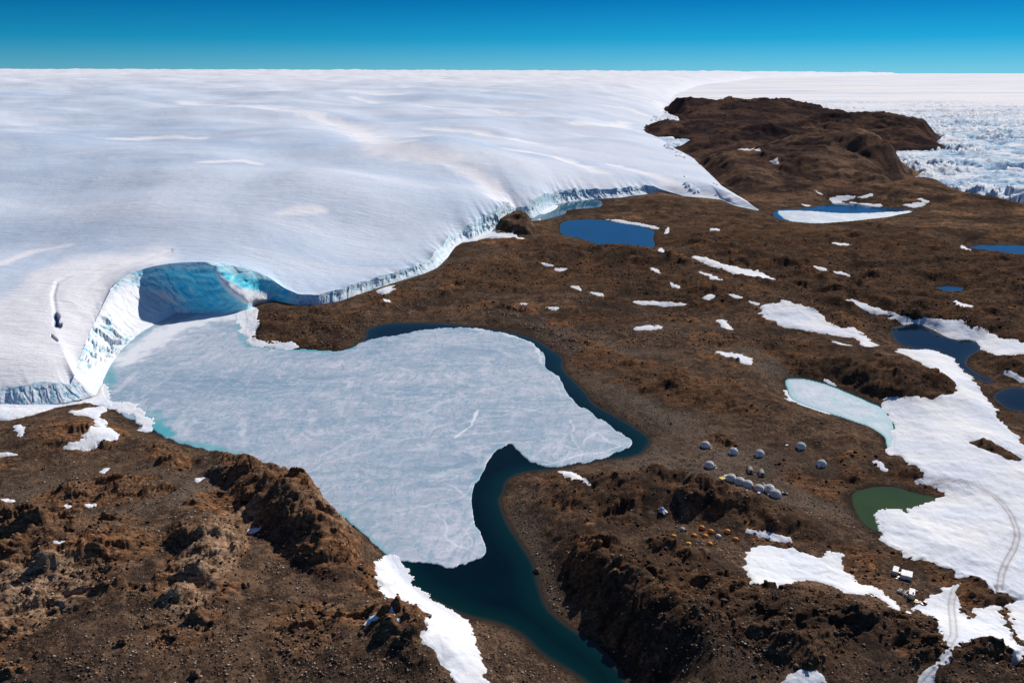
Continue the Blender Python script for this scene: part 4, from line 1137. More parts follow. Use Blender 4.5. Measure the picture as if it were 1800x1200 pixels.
# ------------------------------------------------------------------ loose stones (nobody could count them)
def stones(name, n, seed, smin, smax, mat, rows, dens, sn_max=-2.5):
    r = np.random.RandomState(seed)
    base = np.array([(1,0,0),(-1,0,0),(0,1,0),(0,-1,0),(0,0,1),(0,0,-1)], float)
    fc = np.array([(0,2,4),(2,1,4),(1,3,4),(3,0,4),(2,0,5),(1,2,5),(3,1,5),(0,3,5)])
    j = r.randint(rows[0], rows[1], n * 4); i = r.randint(20, GX.shape[1] - 20, n * 4)
    x, y, z_ = GX[j, i], GY[j, i], GZ[j, i]
    ok = land[j, i] & (lake_d[j, i] < -2) & (SN[j, i] < sn_max) & (near[j, i] | (farl[j, i] > 5))
    p = dens(x, y, GR[j, i], CR[j, i]); ok &= r.rand(n * 4) < p
    idx = np.where(ok)[0][:n]
    x, y, z_ = x[idx] + r.rand(len(idx)) - .5, y[idx] + r.rand(len(idx)) - .5, z_[idx]
    m = len(x)
    sz = smin * (smax / smin) ** (r.rand(m) ** 2.2)
    V = base[None] * (.65 + .7 * r.rand(m, 6, 1)) * sz[:, None, None] * np.stack([1 + .5 * r.rand(m), 1 + .4 * r.rand(m), .55 + .35 * r.rand(m)], -1)[:, None]
    V = V + .25 * sz[:, None, None] * (r.rand(m, 6, 3) - .5)
    a = r.rand(m) * 6.28; c, s_ = np.cos(a)[:, None], np.sin(a)[:, None]
    VX = V[:, :, 0] * c - V[:, :, 1] * s_ + x[:, None]; VY = V[:, :, 0] * s_ + V[:, :, 1] * c + y[:, None]
    VZ = V[:, :, 2] + (z_ + sz * .25)[:, None]
    co = np.stack([VX, VY, VZ], -1).reshape(-1, 3)
    f = (fc[None] + 6 * np.arange(m)[:, None, None]).reshape(-1, 3)
    me = bpy.data.meshes.new(name)
    me.vertices.add(len(co)); me.vertices.foreach_set('co', co.astype(np.float32).ravel())
    me.loops.add(len(f) * 3); me.loops.foreach_set('vertex_index', f.ravel().astype(np.int32))
    me.polygons.add(len(f)); me.polygons.foreach_set('loop_start', np.arange(0, len(f) * 3, 3, dtype=np.int32))
    me.polygons.foreach_set('loop_total', np.full(len(f), 3, np.int32))
    tn = me.attributes.new('tone', 'FLOAT', 'POINT'); tn.data.foreach_set('value', np.repeat(r.rand(m), 6).astype(np.float32))
    me.update(calc_edges=True); me.materials.append(mat)
    o = bpy.data.objects.new(name, me); COL.objects.link(o)
    o['kind'] = 'stuff'; o['label'] = 'loose weathered stones strewn over the brown ground' if name == 'scattered_stones' else 'broken angular blocks lying around the rocky outcrops'; o['category'] = 'stones'
    return o


ms = Mat('stone', .9, .15)
tone = ms.attr('tone')
M_STONE = ms.done(ms.mix(ms.noise(1.5, 4), ms.ramp(tone, (0, (.05, .032, .022)), (.55, (.13, .08, .052)), (.8, (.28, .19, .13)), (1, (.52, .43, .34))), ms.ramp(tone, (0, (.035, .024, .018)), (.6, (.10, .065, .045)), (1, (.40, .32, .25)))))
mk = Mat('block_rock', .95, .05)
M_BLOCK = mk.done(mk.mix(mk.noise(1.2, 5), mk.ramp(mk.attr('tone'), (0, (.035, .023, .016)), (.7, (.095, .058, .038)), (1, (.21, .125, .075))), mk.ramp(mk.attr('tone'), (0, (.025, .018, .014)), (.7, (.07, .045, .032)), (1, (.15, .10, .07)))))
jn = int(np.searchsorted(ys, 640)); jf = int(np.searchsorted(ys, 1050))
stones('scattered_stones', 60000, 3, .13, .62, M_STONE, (0, jn), lambda x, y, g, c: .25 + .75 * np.clip(g + (fbm(x / 40, y / 40, 3, 2) > .05) * .6, 0, 1))
stones('scattered_stones', 26000, 4, .28, .95, M_STONE, (jn, jf), lambda x, y, g, c: .15 + .85 * np.clip(g + (fbm(x / 60, y / 60, 3, 2) > .1) * .5, 0, 1))

stones('scattered_blocks', 7000, 5, .3, 1.25, M_BLOCK, (0, jn), lambda x, y, g, c: .9 * sm(.25, 1.2, c) * sm(4.5, 2.2, c), 1.0)
stones('scattered_blocks', 3000, 6, .45, 1.6, M_BLOCK, (jn, jf), lambda x, y, g, c: .9 * sm(.25, 1.2, c) * sm(4.5, 2.2, c), 1.0)


# ------------------------------------------------------------------ camp: builders
def paint(name, col, rough=.6, spec=.4, var=.12, scale=1.5, metal=0.0):
    m = Mat(name, rough, spec)
    d = tuple(c * (1 - var * 2.2) for c in col)
    c_ = m.mix(m.ramp(m.noise(scale, 5, .65), (.38, 0.0), (.66, 1.0)), d, col)
    m.b.inputs['Metallic'].default_value = metal
    return m.done(c_, m.bump(m.noise(scale * 5, 3), .02, .4))


P_FAB = paint('dome_fabric', (.80, .79, .77), .75, .2, .10, .5)
P_FAB2 = paint('dome_fabric_grey', (.62, .62, .62), .75, .2, .10, .5)
P_SKIRT = paint('dome_skirt', (.42, .42, .42), .8, .2, .2)
P_WHITE = paint('white_panel', (.78, .79, .80), .5, .4, .08)
P_TAN = paint('tan_fabric', (.44, .39, .30), .8, .2, .15)
P_DARK = paint('dark_cover', (.03, .03, .035), .6, .3, .3)
P_ORG = paint('orange_nylon', (.80, .27, .02), .55, .3, .12)
P_ORG2 = paint('yellow_nylon', (.85, .45, .03), .55, .3, .12)
P_BLUE = paint('pale_blue_cloth', (.45, .56, .78), .7, .2, .12)
P_RED = paint('red_paint', (.42, .03, .03), .4, .5, .15)
P_DRED = paint('dark_red_paint', (.20, .02, .03), .4, .5, .15)
P_YEL = paint('yellow_paint', (.75, .45, .04), .45, .5, .12)
P_BOX = paint('container_steel', (.62, .66, .74), .55, .4, .10, .8)
P_SIDE = paint('container_end', (.60, .66, .80), .6, .4, .15, .8)
P_STEEL = paint('dull_steel', (.25, .26, .28), .5, .5, .2)
P_RUB = paint('black_rubber', (.015, .015, .017), .8, .2, .2)
P_WOOD = paint('plywood', (.55, .40, .16), .8, .2, .15)
P_GLASS = paint('dark_window', (.03, .04, .05), .15, .6, .1)
P_CLEAR = paint('window_film', (.80, .83, .86), .3, .5, .05)


class MB:
    def __init__(s): s.bm = bmesh.new()

    def box(s, c, size, rz=0.0, bev=0.0, rx=0.0):
        g = bmesh.ops.create_cube(s.bm, size=1)['verts']
        bmesh.ops.transform(s.bm, matrix=Matrix.Translation(c) @ Matrix.Rotation(rz, 4, 'Z') @ Matrix.Rotation(rx, 4, 'X') @ Matrix.Diagonal((*size, 1)), verts=g)
        if bev:
            ed = list({e for v in g for e in v.link_edges})
            bmesh.ops.bevel(s.bm, geom=ed, offset=bev, segments=2, affect='EDGES')
        return s

    def tube(s, a, b, r0, r1=None, n=10):
        a, b = Vector(a), Vector(b); d = b - a
        g = bmesh.ops.create_cone(s.bm, cap_ends=True, segments=n, radius1=r0, radius2=r0 if r1 is None else r1, depth=d.length)['verts']
        bmesh.ops.transform(s.bm, matrix=Matrix.Translation((a + b) / 2) @ d.to_track_quat('Z', 'Y').to_matrix().to_4x4(), verts=g)
        return s

    def path(s, pts, r, n=6):
        for a, b in zip(pts[:-1], pts[1:]): s.tube(a, b, r, n=n)
        return s

    def shell(s, fn, nu, nv, thick=0.0):
        g = [[s.bm.verts.new(fn(i / nu, j / nv)) for i in range(nu + 1)] for j in range(nv + 1)]
        for j in range(nv):
            for i in range(nu):
                try: s.bm.faces.new((g[j][i], g[j][i + 1], g[j + 1][i + 1], g[j + 1][i]))
                except ValueError: pass
        return s

    def build(s, name, mat, parent=None, smooth=False, loc=(0, 0, 0)):
        bmesh.ops.remove_doubles(s.bm, verts=s.bm.verts, dist=.0005)
        bmesh.ops.recalc_face_normals(s.bm, faces=s.bm.faces)
        me = bpy.data.meshes.new(name); s.bm.to_mesh(me); s.bm.free()
        me.materials.append(mat)
        for p in me.polygons: p.use_smooth = smooth
        o = bpy.data.objects.new(name, me); COL.objects.link(o); o.parent = parent; o.location = loc
        return o


def thing(name, label, cat, group=None):
    o = bpy.data.objects.new(name, None); COL.objects.link(o)
    o['label'] = label; o['category'] = cat
    if group: o['group'] = group
    return o


def copy_tree(o, parent=None):
    c = o.copy(); COL.objects.link(c); c.parent = parent
    for ch in [q for q in bpy.data.objects if q.parent == o]: copy_tree(ch, c)
    return c


def put(o, px, py, rz=0.0, label=None, sc=1.0, dz=0.0):
    x, y, z = spot(px, py)
    o.location = (x, y, z + dz); o.rotation_euler = (0, 0, rz); o.scale = (sc, sc, sc)
    if label: o['label'] = label
    return o


def sph(r, zc, el, az): return (r * math.cos(el) * math.cos(az), r * math.cos(el) * math.sin(az), zc + r * math.sin(el))


def make_dome(label, group, rad=2.85, porch=True, fab=None):
    """geodesic pod tent: panelled shell, skirt, three round windows, roof cap and a low entrance porch on +x"""
    t = thing('dome_tent', label, 'dome tent', group)
    b = MB(); g = bmesh.ops.create_icosphere(b.bm, subdivisions=3, radius=rad)['verts']
    bmesh.ops.rotate(b.bm, verts=g, cent=(0, 0, 0), matrix=Matrix.Rotation(.55, 3, 'X') @ Matrix.Rotation(.3, 3, 'Z'))
    bmesh.ops.translate(b.bm, verts=g, vec=(0, 0, rad * .28))
    bmesh.ops.bisect_plane(b.bm, geom=b.bm.verts[:] + b.bm.edges[:] + b.bm.faces[:], plane_co=(0, 0, .12), plane_no=(0, 0, -1), clear_outer=True)
    b.build('shell', fab or P_FAB, t, False)
    s_ = MB(); r0 = math.sqrt(rad * rad - (rad * .28 - .12) ** 2)
    s_.shell(lambda u_, v_: ((r0 + .04 + .30 * (1 - v_)) * math.cos(u_ * 2 * pi), (r0 + .04 + .30 * (1 - v_)) * math.sin(u_ * 2 * pi), -.25 + v_ * .55), 28, 2)
    s_.build('skirt', P_SKIRT, t, True)
    sm_ = MB()                                   # seams over the shell
    for a0 in np.arange(0, pi, pi / 5):
        pts = [sph(rad + .015, rad * .28, e, a0) for e in np.linspace(.0, pi, 15)]
        sm_.path([p for p in pts], .035, 5)
    sm_.build('seam', P_SKIRT, t)
    for az in (2.0, 3.3, 4.5):
        w = MB(); c0 = Vector(sph(rad - .05, rad * .28, .22, az)); n = (c0 - Vector((0, 0, rad * .28))).normalized()
        w.tube(c0, c0 + n * .16, .42, .36, 14); wo = w.build('window', P_CLEAR, t)
    c = MB(); c.tube((0, 0, rad * 1.28 - .06), (0, 0, rad * 1.28 + .12), .38, .25, 12); c.build('roof_cap', P_WHITE, t)
    if porch:
        p = MB(); hw, hh, ln = .75, 1.75, 1.25
        prof = [(-hw, 0), (-hw, hh * .62), (-hw * .72, hh * .88), (0, hh), (hw * .72, hh * .88), (hw, hh * .62), (hw, 0)]
        x0 = r0 - .45
        A = [p.bm.verts.new((x0, y_, z_)) for y_, z_ in prof]; B = [p.bm.verts.new((x0 + ln, y_, z_)) for y_, z_ in prof]
        for k in range(6): p.bm.faces.new((A[k], A[k + 1], B[k + 1], B[k]))
        p.bm.faces.new(B); p.bm.faces.new(A[::-1])
        po = p.build('porch', fab or P_FAB, t)
        d = MB(); d.box((x0 + ln + .03, 0, .78), (.06, .8, 1.45)); d.build('door', P_WHITE, po)
        st = MB(); st.box((x0 + ln + .5, 0, .03), (.9, 1.4, .18)); st.build('step', P_WOOD, t)
    return t


DG = 'white dome tents of the camp'
d0_ = make_dome('white dome tent farthest left of the back row, nearest the lake', DG)
put(d0_, 1240, 784.5, -.6)
SOLO = [(1289, 796, -2.6, 'white dome tent with a bright window, second in the back row'), (1335, 799.5, -2.4, 'white dome tent third in the back row, directly above the two tan huts'),
        (1408, 786.5, -2.2, 'white dome tent standing alone beside a rocky mound, top right of the camp'), (1444, 817.5, -2.4, 'rightmost white dome tent, closest to the green pond'),
        (1247, 820, -.4, 'white dome tent standing alone left of the long dome row')]
for px, py, rz, lb in SOLO: put(copy_tree(d0_), px, py, rz, lb)
c0_ = make_dome('first large dome of the joined row, beside the yellow deck', 'joined domes of the main building', 3.05, False, P_FAB)
put(c0_, 1285, 843.5, .4)
CL = [(1300, 849.5, 1.4, 1.0, 'second dome of the joined row, counted from the yellow deck'), (1314, 854.5, 2.2, 1.0, 'third dome of the joined row, left of the orange tunnel'),
      (1334, 861.5, .9, .95, 'fourth dome of the joined row, right of the orange tunnel'), (1352, 863, 2.8, 1.06, 'fifth and tallest dome of the joined row'),
      (1363, 871.5, .1, 1.02, 'last dome of the joined row, beside the dark covered heap')]
joined = [c0_]
for px, py, rz, sc, lb in CL: joined.append(put(copy_tree(c0_), px, py, rz, lb, sc))


def tunnel(a, b, mat, label):
    A, B = Vector(a.location), Vector(b.location); mid = (A + B) / 2; d = B - A
    t = thing('connecting_tunnel', label, 'tunnel', 'tunnels between the joined domes')
    t.location = (mid.x, mid.y, mid.z); t.rotation_euler = (0, 0, math.atan2(d.y, d.x))
    L = max(1.6, d.length - 4.6) / 2
    m_ = MB(); m_.shell(lambda u_, v_: (-L + v_ * 2 * L, .95 * math.cos(u_ * pi), 1.9 * math.sin(u_ * pi) ** .8), 10, 4); m_.build('vault', mat, t, True)
    for k in (-.9, 0, .9):
        f = MB(); f.path([(k * L, .98 * math.cos(q * pi), 1.94 * math.sin(q * pi) ** .8) for q in np.linspace(0, 1, 9)], .04, 5)
        f.build('hoop', P_STEEL, t)


tunnel(joined[2], joined[3], P_ORG, 'orange vaulted tunnel joining the third and fourth domes')
tunnel(joined[3], joined[4], P_FAB2, 'grey vaulted tunnel joining the fourth and fifth domes')
tunnel(joined[0], joined[1], P_FAB2, 'grey vaulted tunnel joining the first and second domes')


def make_hut(label):
    t = thing('barrel_hut', label, 'hut', 'tan half-barrel huts')
    W2, H2, L2 = 1.75, 2.5, 2.4
    b = MB()
    prof = [(-W2, 0), (-W2, .7), (-W2 * .93, 1.4), (-W2 * .68, 2.05), (-W2 * .3, 2.42), (0, H2), (W2 * .3, 2.42), (W2 * .68, 2.05), (W2 * .93, 1.4), (W2, .7), (W2, 0)]
    A = [[b.bm.verts.new((x_, y_, z_)) for x_, z_ in prof] for y_ in (-L2, L2)]
    for k in range(10): b.bm.faces.new((A[0][k], A[0][k + 1], A[1][k + 1], A[1][k]))
    b.build('cover', P_TAN, t)
    for y_ in (-L2 + .04, L2 - .04):
        e = MB(); vs = [e.bm.verts.new((x_ * .985, y_, z_ * .99)) for x_, z_ in prof]; e.bm.faces.new(vs)
        eo = e.build('end_wall', P_SKIRT, t)
        if y_ < 0:
            d = MB(); d.box((0, y_ - .04, .95), (.9, .08, 1.85)); d.build('door', P_DARK, eo)
    for y_ in np.linspace(-L2, L2, 6):
        r = MB(); r.path([(x_ * 1.01, y_, z_ * 1.01) for x_, z_ in prof], .05, 5); r.build('rib', P_SKIRT, t)
    return t


def axis(f, n):
    a = spot(*f); b = spot(*n)
    return math.atan2(-(a[0] - b[0]), a[1] - b[1])


AX_H = axis((1315.5,820), (1319,831)); AX_C = axis((1588.5,1003), (1586.6,1014)); AX_1 = axis((1576.5,998), (1573.5,1009))
h0 = make_hut('tan half-barrel hut on the left of the pair')
put(h0, 1318.5, 828.5, AX_H)
put(copy_tree(h0), 1338.5, 833.5, AX_H, 'tan half-barrel hut on the right of the pair')


def make_tent(label, mat, mat2, group='small dome tents in the lower camp'):
    t = thing('expedition_tent', label, 'tent', group)
    a, b_, h = 1.55, 1.15, 1.35
    m_ = MB(); m_.shell(lambda u_, v_: (a * math.cos(u_ * 2 * pi) * math.cos(v_ * pi / 2) ** .8, b_ * math.sin(u_ * 2 * pi) * math.cos(v_ * pi / 2) ** .8, h * math.sin(v_ * pi / 2)), 16, 6)
    m_.build('canopy', mat, t, False)
    v = MB()
    A = [(a * .75, -.7, 0), (a * .75, 0, h * .78), (a * .75, .7, 0), (a + .75, 0, 0)]
    vs = [v.bm.verts.new(q) for q in A]; v.bm.faces.new((vs[0], vs[1], vs[3])); v.bm.faces.new((vs[1], vs[2], vs[3])); v.bm.faces.new((vs[0], vs[2], vs[1]))
    vo = v.build('vestibule', mat2, t)
    for k in (-1, 1):
        p = MB(); p.path([((a * .98) * math.cos(q), k * b_ * .98 * math.sin(q) * abs(math.cos(q)) ** .2 * (1 if math.cos(q) > 0 else -1), h * 1.03 * math.sin(q)) for q in np.linspace(.05, pi - .05, 13)], .022, 4)
        p.build('pole', P_STEEL, t)
    g = MB(); g.box((0, 0, -.04), (2 * a * .9, 2 * b_ * .85, .12)); g.build('groundsheet', P_DARK, t)
    return t


t0 = make_tent('orange tent at the top of the tent field, first in the upper row', P_ORG, P_ORG2); put(t0, 1234, 928, -.7, sc=1.08)
for px, py, rz, lb in ((1250, 934.5, -.8, 'orange tent second in the upper row of the tent field'), (1279, 934.5, -.6, 'orange tent in the upper row, set apart to the right'),
                       (1220, 942, -.7, 'leftmost orange tent of the middle row'), (1239.5, 943, -.8, 'orange tent of the middle row, left of the white tent'),
                       (1293, 948.5, -.5, 'orange tent nearest the snow, farthest right in the tent field'), (1248, 957, -.9, 'orange tent alone in the front of the field, below the middle row')):
    put(copy_tree(t0), px, py, rz, lb, 1.08)
ty_ = make_tent('yellow tent peeping out behind the rocky mound', P_ORG2, P_ORG); put(ty_, 1210, 957, -.2, sc=1.05)
tw = make_tent('low yellow and white tent at the left end of the tent field', P_ORG2, P_WHITE); put(tw, 1184, 943, -.3, sc=.95)
tw2 = make_tent('white tent between the orange tents', P_WHITE, P_FAB2); put(tw2, 1263, 943, -.7, sc=1.0)
tg = make_tent('dark grey tent left of the orange tents', P_FAB2, P_DARK); put(tg, 1200, 931, -.7, sc=1.0)

# pale blue and white mess tent with flared guy flaps
mt = thing('bell_tent', 'pale blue and white round tent with flared flaps, alone above the tent field', 'tent')
b = MB(); b.shell(lambda u_, v_: ((1.9 * (1 - v_) ** .6 + .02) * math.cos(u_ * 2 * pi), (1.9 * (1 - v_) ** .6 + .02) * math.sin(u_ * 2 * pi), .9 * min(1, v_ * 3) + 1.5 * max(0, v_ - .33) / .67), 10, 9)
b.build('canopy', P_BLUE, mt)
for k, (az, mt_) in enumerate(((-.5, P_WHITE), (-1.3, P_WHITE), (2.6, P_ORG))):
    f = MB(); c_, s_ = math.cos(az), math.sin(az)
    vs = [f.bm.verts.new(q) for q in ((1.6 * c_ - .6 * s_, 1.6 * s_ + .6 * c_, 1.1), (1.6 * c_ + .6 * s_, 1.6 * s_ - .6 * c_, 1.1), (3.0 * c_ + .5 * s_, 3.0 * s_ - .5 * c_, .08), (3.0 * c_ - .5 * s_, 3.0 * s_ + .5 * c_, .08))]
    f.bm.faces.new(vs); f.build('flap', mt_, mt)
b = MB(); b.tube((0, 0, 2.3), (0, 0, 2.9), .06, .03, 8); b.build('pole', P_STEEL, mt)
put(mt, 1163.5, 898, 0)


def make_container(label):
    t = thing('shipping_container', label, 'container', 'white containers by the snow')
    W_, L_, H_ = 2.44, 4.9, 2.55
    b = MB()
    for sx in (-1, 1):
        n = 26
        for k in range(n):                                   # corrugated long sides
            y0 = -L_ / 2 + .12 + k * (L_ - .24) / n
            b.box((sx * (W_ / 2 - .05 - (.02 if k % 2 else 0)), y0 + (L_ - .24) / n / 2, H_ / 2), (.05, (L_ - .24) / n - .012, H_ - .3))
    b.box((0, L_ / 2 - .05, H_ / 2), (W_ - .2, .05, H_ - .3)); b.box((0, 0, .1), (W_ - .2, L_ - .2, .12))
    b.build('wall', P_BOX, t)
    r = MB(); r.box((0, 0, H_ - .03), (W_ - .06, L_ - .06, .05))
    for k in range(14): r.box((0, -L_ / 2 + .3 + k * (L_ - .6) / 13, H_ + .012), (W_ - .3, .12, .03))
    r.build('roof', P_WHITE, t)
    for z_, nm in ((.08, 'base_frame'), (H_ - .08, 'top_frame')):
        f = MB()
        for sx in (-1, 1): f.box((sx * (W_ / 2 - .04), 0, z_), (.09, L_ - .3, .15))
        for y_ in (-1, 1): f.box((0, y_ * (L_ / 2 - .04), z_), (W_ - .17, .09, .13))
        f.build(nm, P_STEEL, t)
    for sx in (-1, 1):
        for y_ in (-1, 1):
            c = MB(); c.box((sx * (W_ / 2 - .07), y_ * (L_ / 2 - .07), H_ / 2), (.15, .15, H_ + .03)); c.build('corner_post', P_STEEL, t)
    for sx in (-1, 1):
        d = MB(); d.box((sx * .55, -L_ / 2 + .02, H_ / 2), (1.06, .06, H_ - .34)); do = d.build('door', P_SIDE, t)
        for q in (-.25, .25):
            l_ = MB(); l_.tube((sx * .55 + q, -L_ / 2 - .04, .25), (sx * .55 + q, -L_ / 2 - .04, H_ - .25), .025, n=6); l_.build('locking_bar', P_STEEL, do)
    return t


k0 = make_container('white container standing apart at the left of the upper three'); put(k0, 1573.5, 1007.5, AX_1)
for px, py, rz, lb in ((1588, 1014, AX_C, 'white container in the middle of the upper three, side by side with its neighbour'), (1597.6, 1016.2, AX_C, 'right hand container of the upper three'),
                       (1602, 1047.5, AX_C, 'white container alone below the others, with a dark hole in its roof')):
    put(copy_tree(k0), px, py, rz, lb)
x_, y_, z_ = spot(1602, 1050)
vt = MB(); vt.tube((0, 0, 2.55), (0, 0, 2.95), .28, .28, 12); vt.tube((0, 0, 2.95), (0, 0, 3.02), .36, .30, 12)
vo = vt.build('roof_vent', P_DARK, [o for o in bpy.data.objects if o.get('label', '').startswith('white container alone')][0]); vo.location = (.5, -1.3, 0)


def make_crate(label, mat, size=(1.0, .8, .7)):
    t = thing('crate', label, 'crate')
    sx, sy, sz = size
    b = MB(); b.box((0, 0, sz / 2), size, bev=.03); b.build('body', mat, t)
    l_ = MB(); l_.box((0, 0, sz + .04), (sx + .06, sy + .06, .08), bev=.02); l_.build('lid', mat, t)
    s_ = MB()
    for q in (-.3, .3): s_.box((q * sx, 0, sz / 2 + .04), (.08, sy + .09, sz + .11))
    s_.build('strap', P_STEEL, t)
    return t


def make_drum(label, mat):
    t = thing('fuel_drum', label, 'drum', 'fuel drums around the camp')
    b = MB(); b.tube((0, 0, 0), (0, 0, .88), .29, n=16)
    b.build('barrel', mat, t)
    r = MB()
    for z_ in (.02, .3, .58, .87): r.tube((0, 0, z_ - .015), (0, 0, z_ + .015), .305, n=16)
    r.build('hoop', P_STEEL, t)
    return t


for px, py, rz, lb, mt_, sz in ((1581, 1008.5, .3, 'yellow crate between the left container and its neighbours', P_YEL, (1.1, .8, .8)), (1579, 1015, .6, 'red crate at the foot of the left container', P_RED, (1.3, .7, .6)),
                                (1576, 1017.5, .2, 'white crate in front of the left container', P_WHITE, (1.0, .6, .5)), (1596, 1040, .3, 'cream crate against the lower container', P_WOOD, (.9, .8, .8)),
                                (1341.5, 851, .4, 'dark crate behind the fourth dome of the row', P_DARK, (1.8, 1.2, .9)), (1343.5, 853.5, .1, 'white crate behind the joined domes', P_WHITE, (1.0, .8, .7)),
                                (1334, 868, .2, 'white crate on the ground in front of the joined domes', P_WHITE, (1.5, 1.1, .9)), (1383, 783, .5, 'small white stone, built as a crate, left of the lone dome by the mound', P_WHITE, (1.8, 1.0, .5)),  # the one by the mound is a white stone given the crate model
                                (1350.5, 869.5, .2, 'small white crate between the last two joined domes', P_WHITE, (.9, .8, .6)), (1313, 862, .3, 'white crate below the third joined dome', P_WHITE, (1.2, .5, .4))):
    put(make_crate(lb, mt_, sz), px, py, rz)
dr0 = make_drum('red fuel drum left of the lower container', P_RED); put(dr0, 1593, 1042)
for px, py, lb in ((1591.5, 1044, 'red fuel drum next to the towed sledge'), (1611, 1040.5, 'red fuel drum right of the lower container')): put(copy_tree(dr0), px, py, .2, lb)
# decks / tarps by the first joined dome
dk = thing('timber_deck', 'yellow timber deck at the left end of the joined domes', 'deck')
b = MB()
for k in range(9): b.box((-1.5 + k * .375, 0, .32), (.35, 3.0, .06))
b.build('boards', paint('yellow_boards', (.80, .60, .20), .7, .2, .12), dk)
for sx in (-1.3, 1.3):
    for sy in (-1.3, 1.3): l_ = MB(); l_.box((sx, sy, .05), (.12, .12, .5)); l_.build('leg', P_WOOD, dk)
put(dk, 1270, 840.5, .5)
tp = thing('folded_tarpaulin', 'white tarpaulin spread beside the yellow deck', 'tarpaulin')
b = MB(); b.shell(lambda u_, v_: ((u_ - .5) * 2.6, (v_ - .5) * 1.8, .25 + .18 * math.sin(u_ * 9) * math.cos(v_ * 7)), 12, 10); g_ = b.build('sheet', P_WHITE, tp, True)
sol = g_.modifiers.new('thickness', 'SOLIDIFY'); sol.thickness = .08
put(tp, 1276.5, 836, .3)

# heap under a dark cover
hp = thing('covered_heap', 'low heap of gear under a black cover beside the last joined dome', 'heap')
b = MB(); b.shell(lambda u_, v_: ((2.2 * math.cos(v_ * pi / 2) * math.cos(u_ * 2 * pi)) * (1 + .12 * math.sin(u_ * 19)), 1.5 * math.cos(v_ * pi / 2) * math.sin(u_ * 2 * pi) * (1 + .1 * math.cos(u_ * 13)), 1.1 * math.sin(v_ * pi / 2) * (1 + .2 * math.sin(u_ * 12))), 20, 6)
b.build('cover', P_DARK, hp)
for k, (q1, q2) in enumerate(((-1.4, .4), (-.6, 1.0), (.8, -.9))): r = MB(); r.box((q1, q2, .85), (.7, .25, .18), rz=q1); r.build('batten', P_WHITE, hp)
put(hp, 1380, 868, .2)


def make_snowmobile(label, mat):
    t = thing('snowmobile', label, 'snowmobile')
    b = MB()
    prof = [(-1.35, .35), (-1.3, .75), (-.3, .80), (.05, .95), (.45, 1.0), (1.05, .72), (1.3, .45), (1.1, .30), (-1.2, .28)]
    for sx in (-.34,):
        A = [b.bm.verts.new((-.34, y_, z_)) for y_, z_ in prof]; B = [b.bm.verts.new((.34, y_, z_)) for y_, z_ in prof]
        for k in range(len(prof)): b.bm.faces.new((A[k], A[(k + 1) % 9], B[(k + 1) % 9], B[k]))
        b.bm.faces.new(A); b.bm.faces.new(B[::-1])
    b.build('body', mat, t)
    s_ = MB(); s_.box((0, -.55, .88), (.36, 1.15, .18), bev=.05); s_.build('seat', P_DARK, t)
    w = MB(); w.box((0, .42, 1.18), (.55, .04, .40), rx=-.5); w.build('windscreen', P_GLASS, t)
    h_ = MB(); h_.tube((-.4, .1, 1.18), (.4, .1, 1.18), .025); h_.build('handlebar', P_STEEL, t)
    tr_ = MB(); tr_.box((0, -.5, .16), (.42, 1.9, .30), bev=.1); tr_.build('track', P_RUB, t)
    for sx in (-.42, .42):
        k_ = MB(); k_.path([(sx, .2, .04), (sx, 1.35, .04), (sx, 1.65, .22)], .06); k_.tube((sx * .7, .8, .5), (sx, .8, .06), .03); k_.build('ski', P_STEEL, t)
    return t


put(make_snowmobile('pale grey snowmobile left of the lower container', P_FAB2), 1582.5, 1041.5, .7, sc=1.15)
put(make_snowmobile('white snowmobile parked beside the pale grey one', P_WHITE), 1585, 1038.5, .9, sc=1.05)


def make_sledge(label, mat, n=5, L=3.0):
    t = thing('cargo_sledge', label, 'sledge')
    for sx in (-.45, .45):
        r = MB(); r.path([(sx, -L / 2, .05), (sx, L / 2 - .3, .05), (sx, L / 2, .35)], .05); r.build('runner', P_STEEL, t)
    b = MB()
    for k in range(n): b.box((0, -L / 2 + .3 + k * (L - .8) / (n - 1), .28), (1.15, .16, .06))
    for sx in (-.5, .5): b.box((sx, -.1, .22), (.08, L - .5, .08))
    b.build('deck', mat, t)
    c = MB(); c.box((0, -.2, .50), (.8, 1.3, .4), bev=.08); c.build('load', P_ORG if mat is P_RED else P_DARK, t)
    return t


put(make_sledge('red cargo sledge between the snowmobiles and the lower container', P_RED), 1589, 1043.5, .8)
put(make_sledge('white cargo sledge lying beside the red one', P_WHITE, 6, 3.2), 1590.5, 1046, .8)
put(make_sledge('black cargo sledge out on the snow, right of the dark red tracked carrier', P_DARK), 1631, 1067.5, -.6)


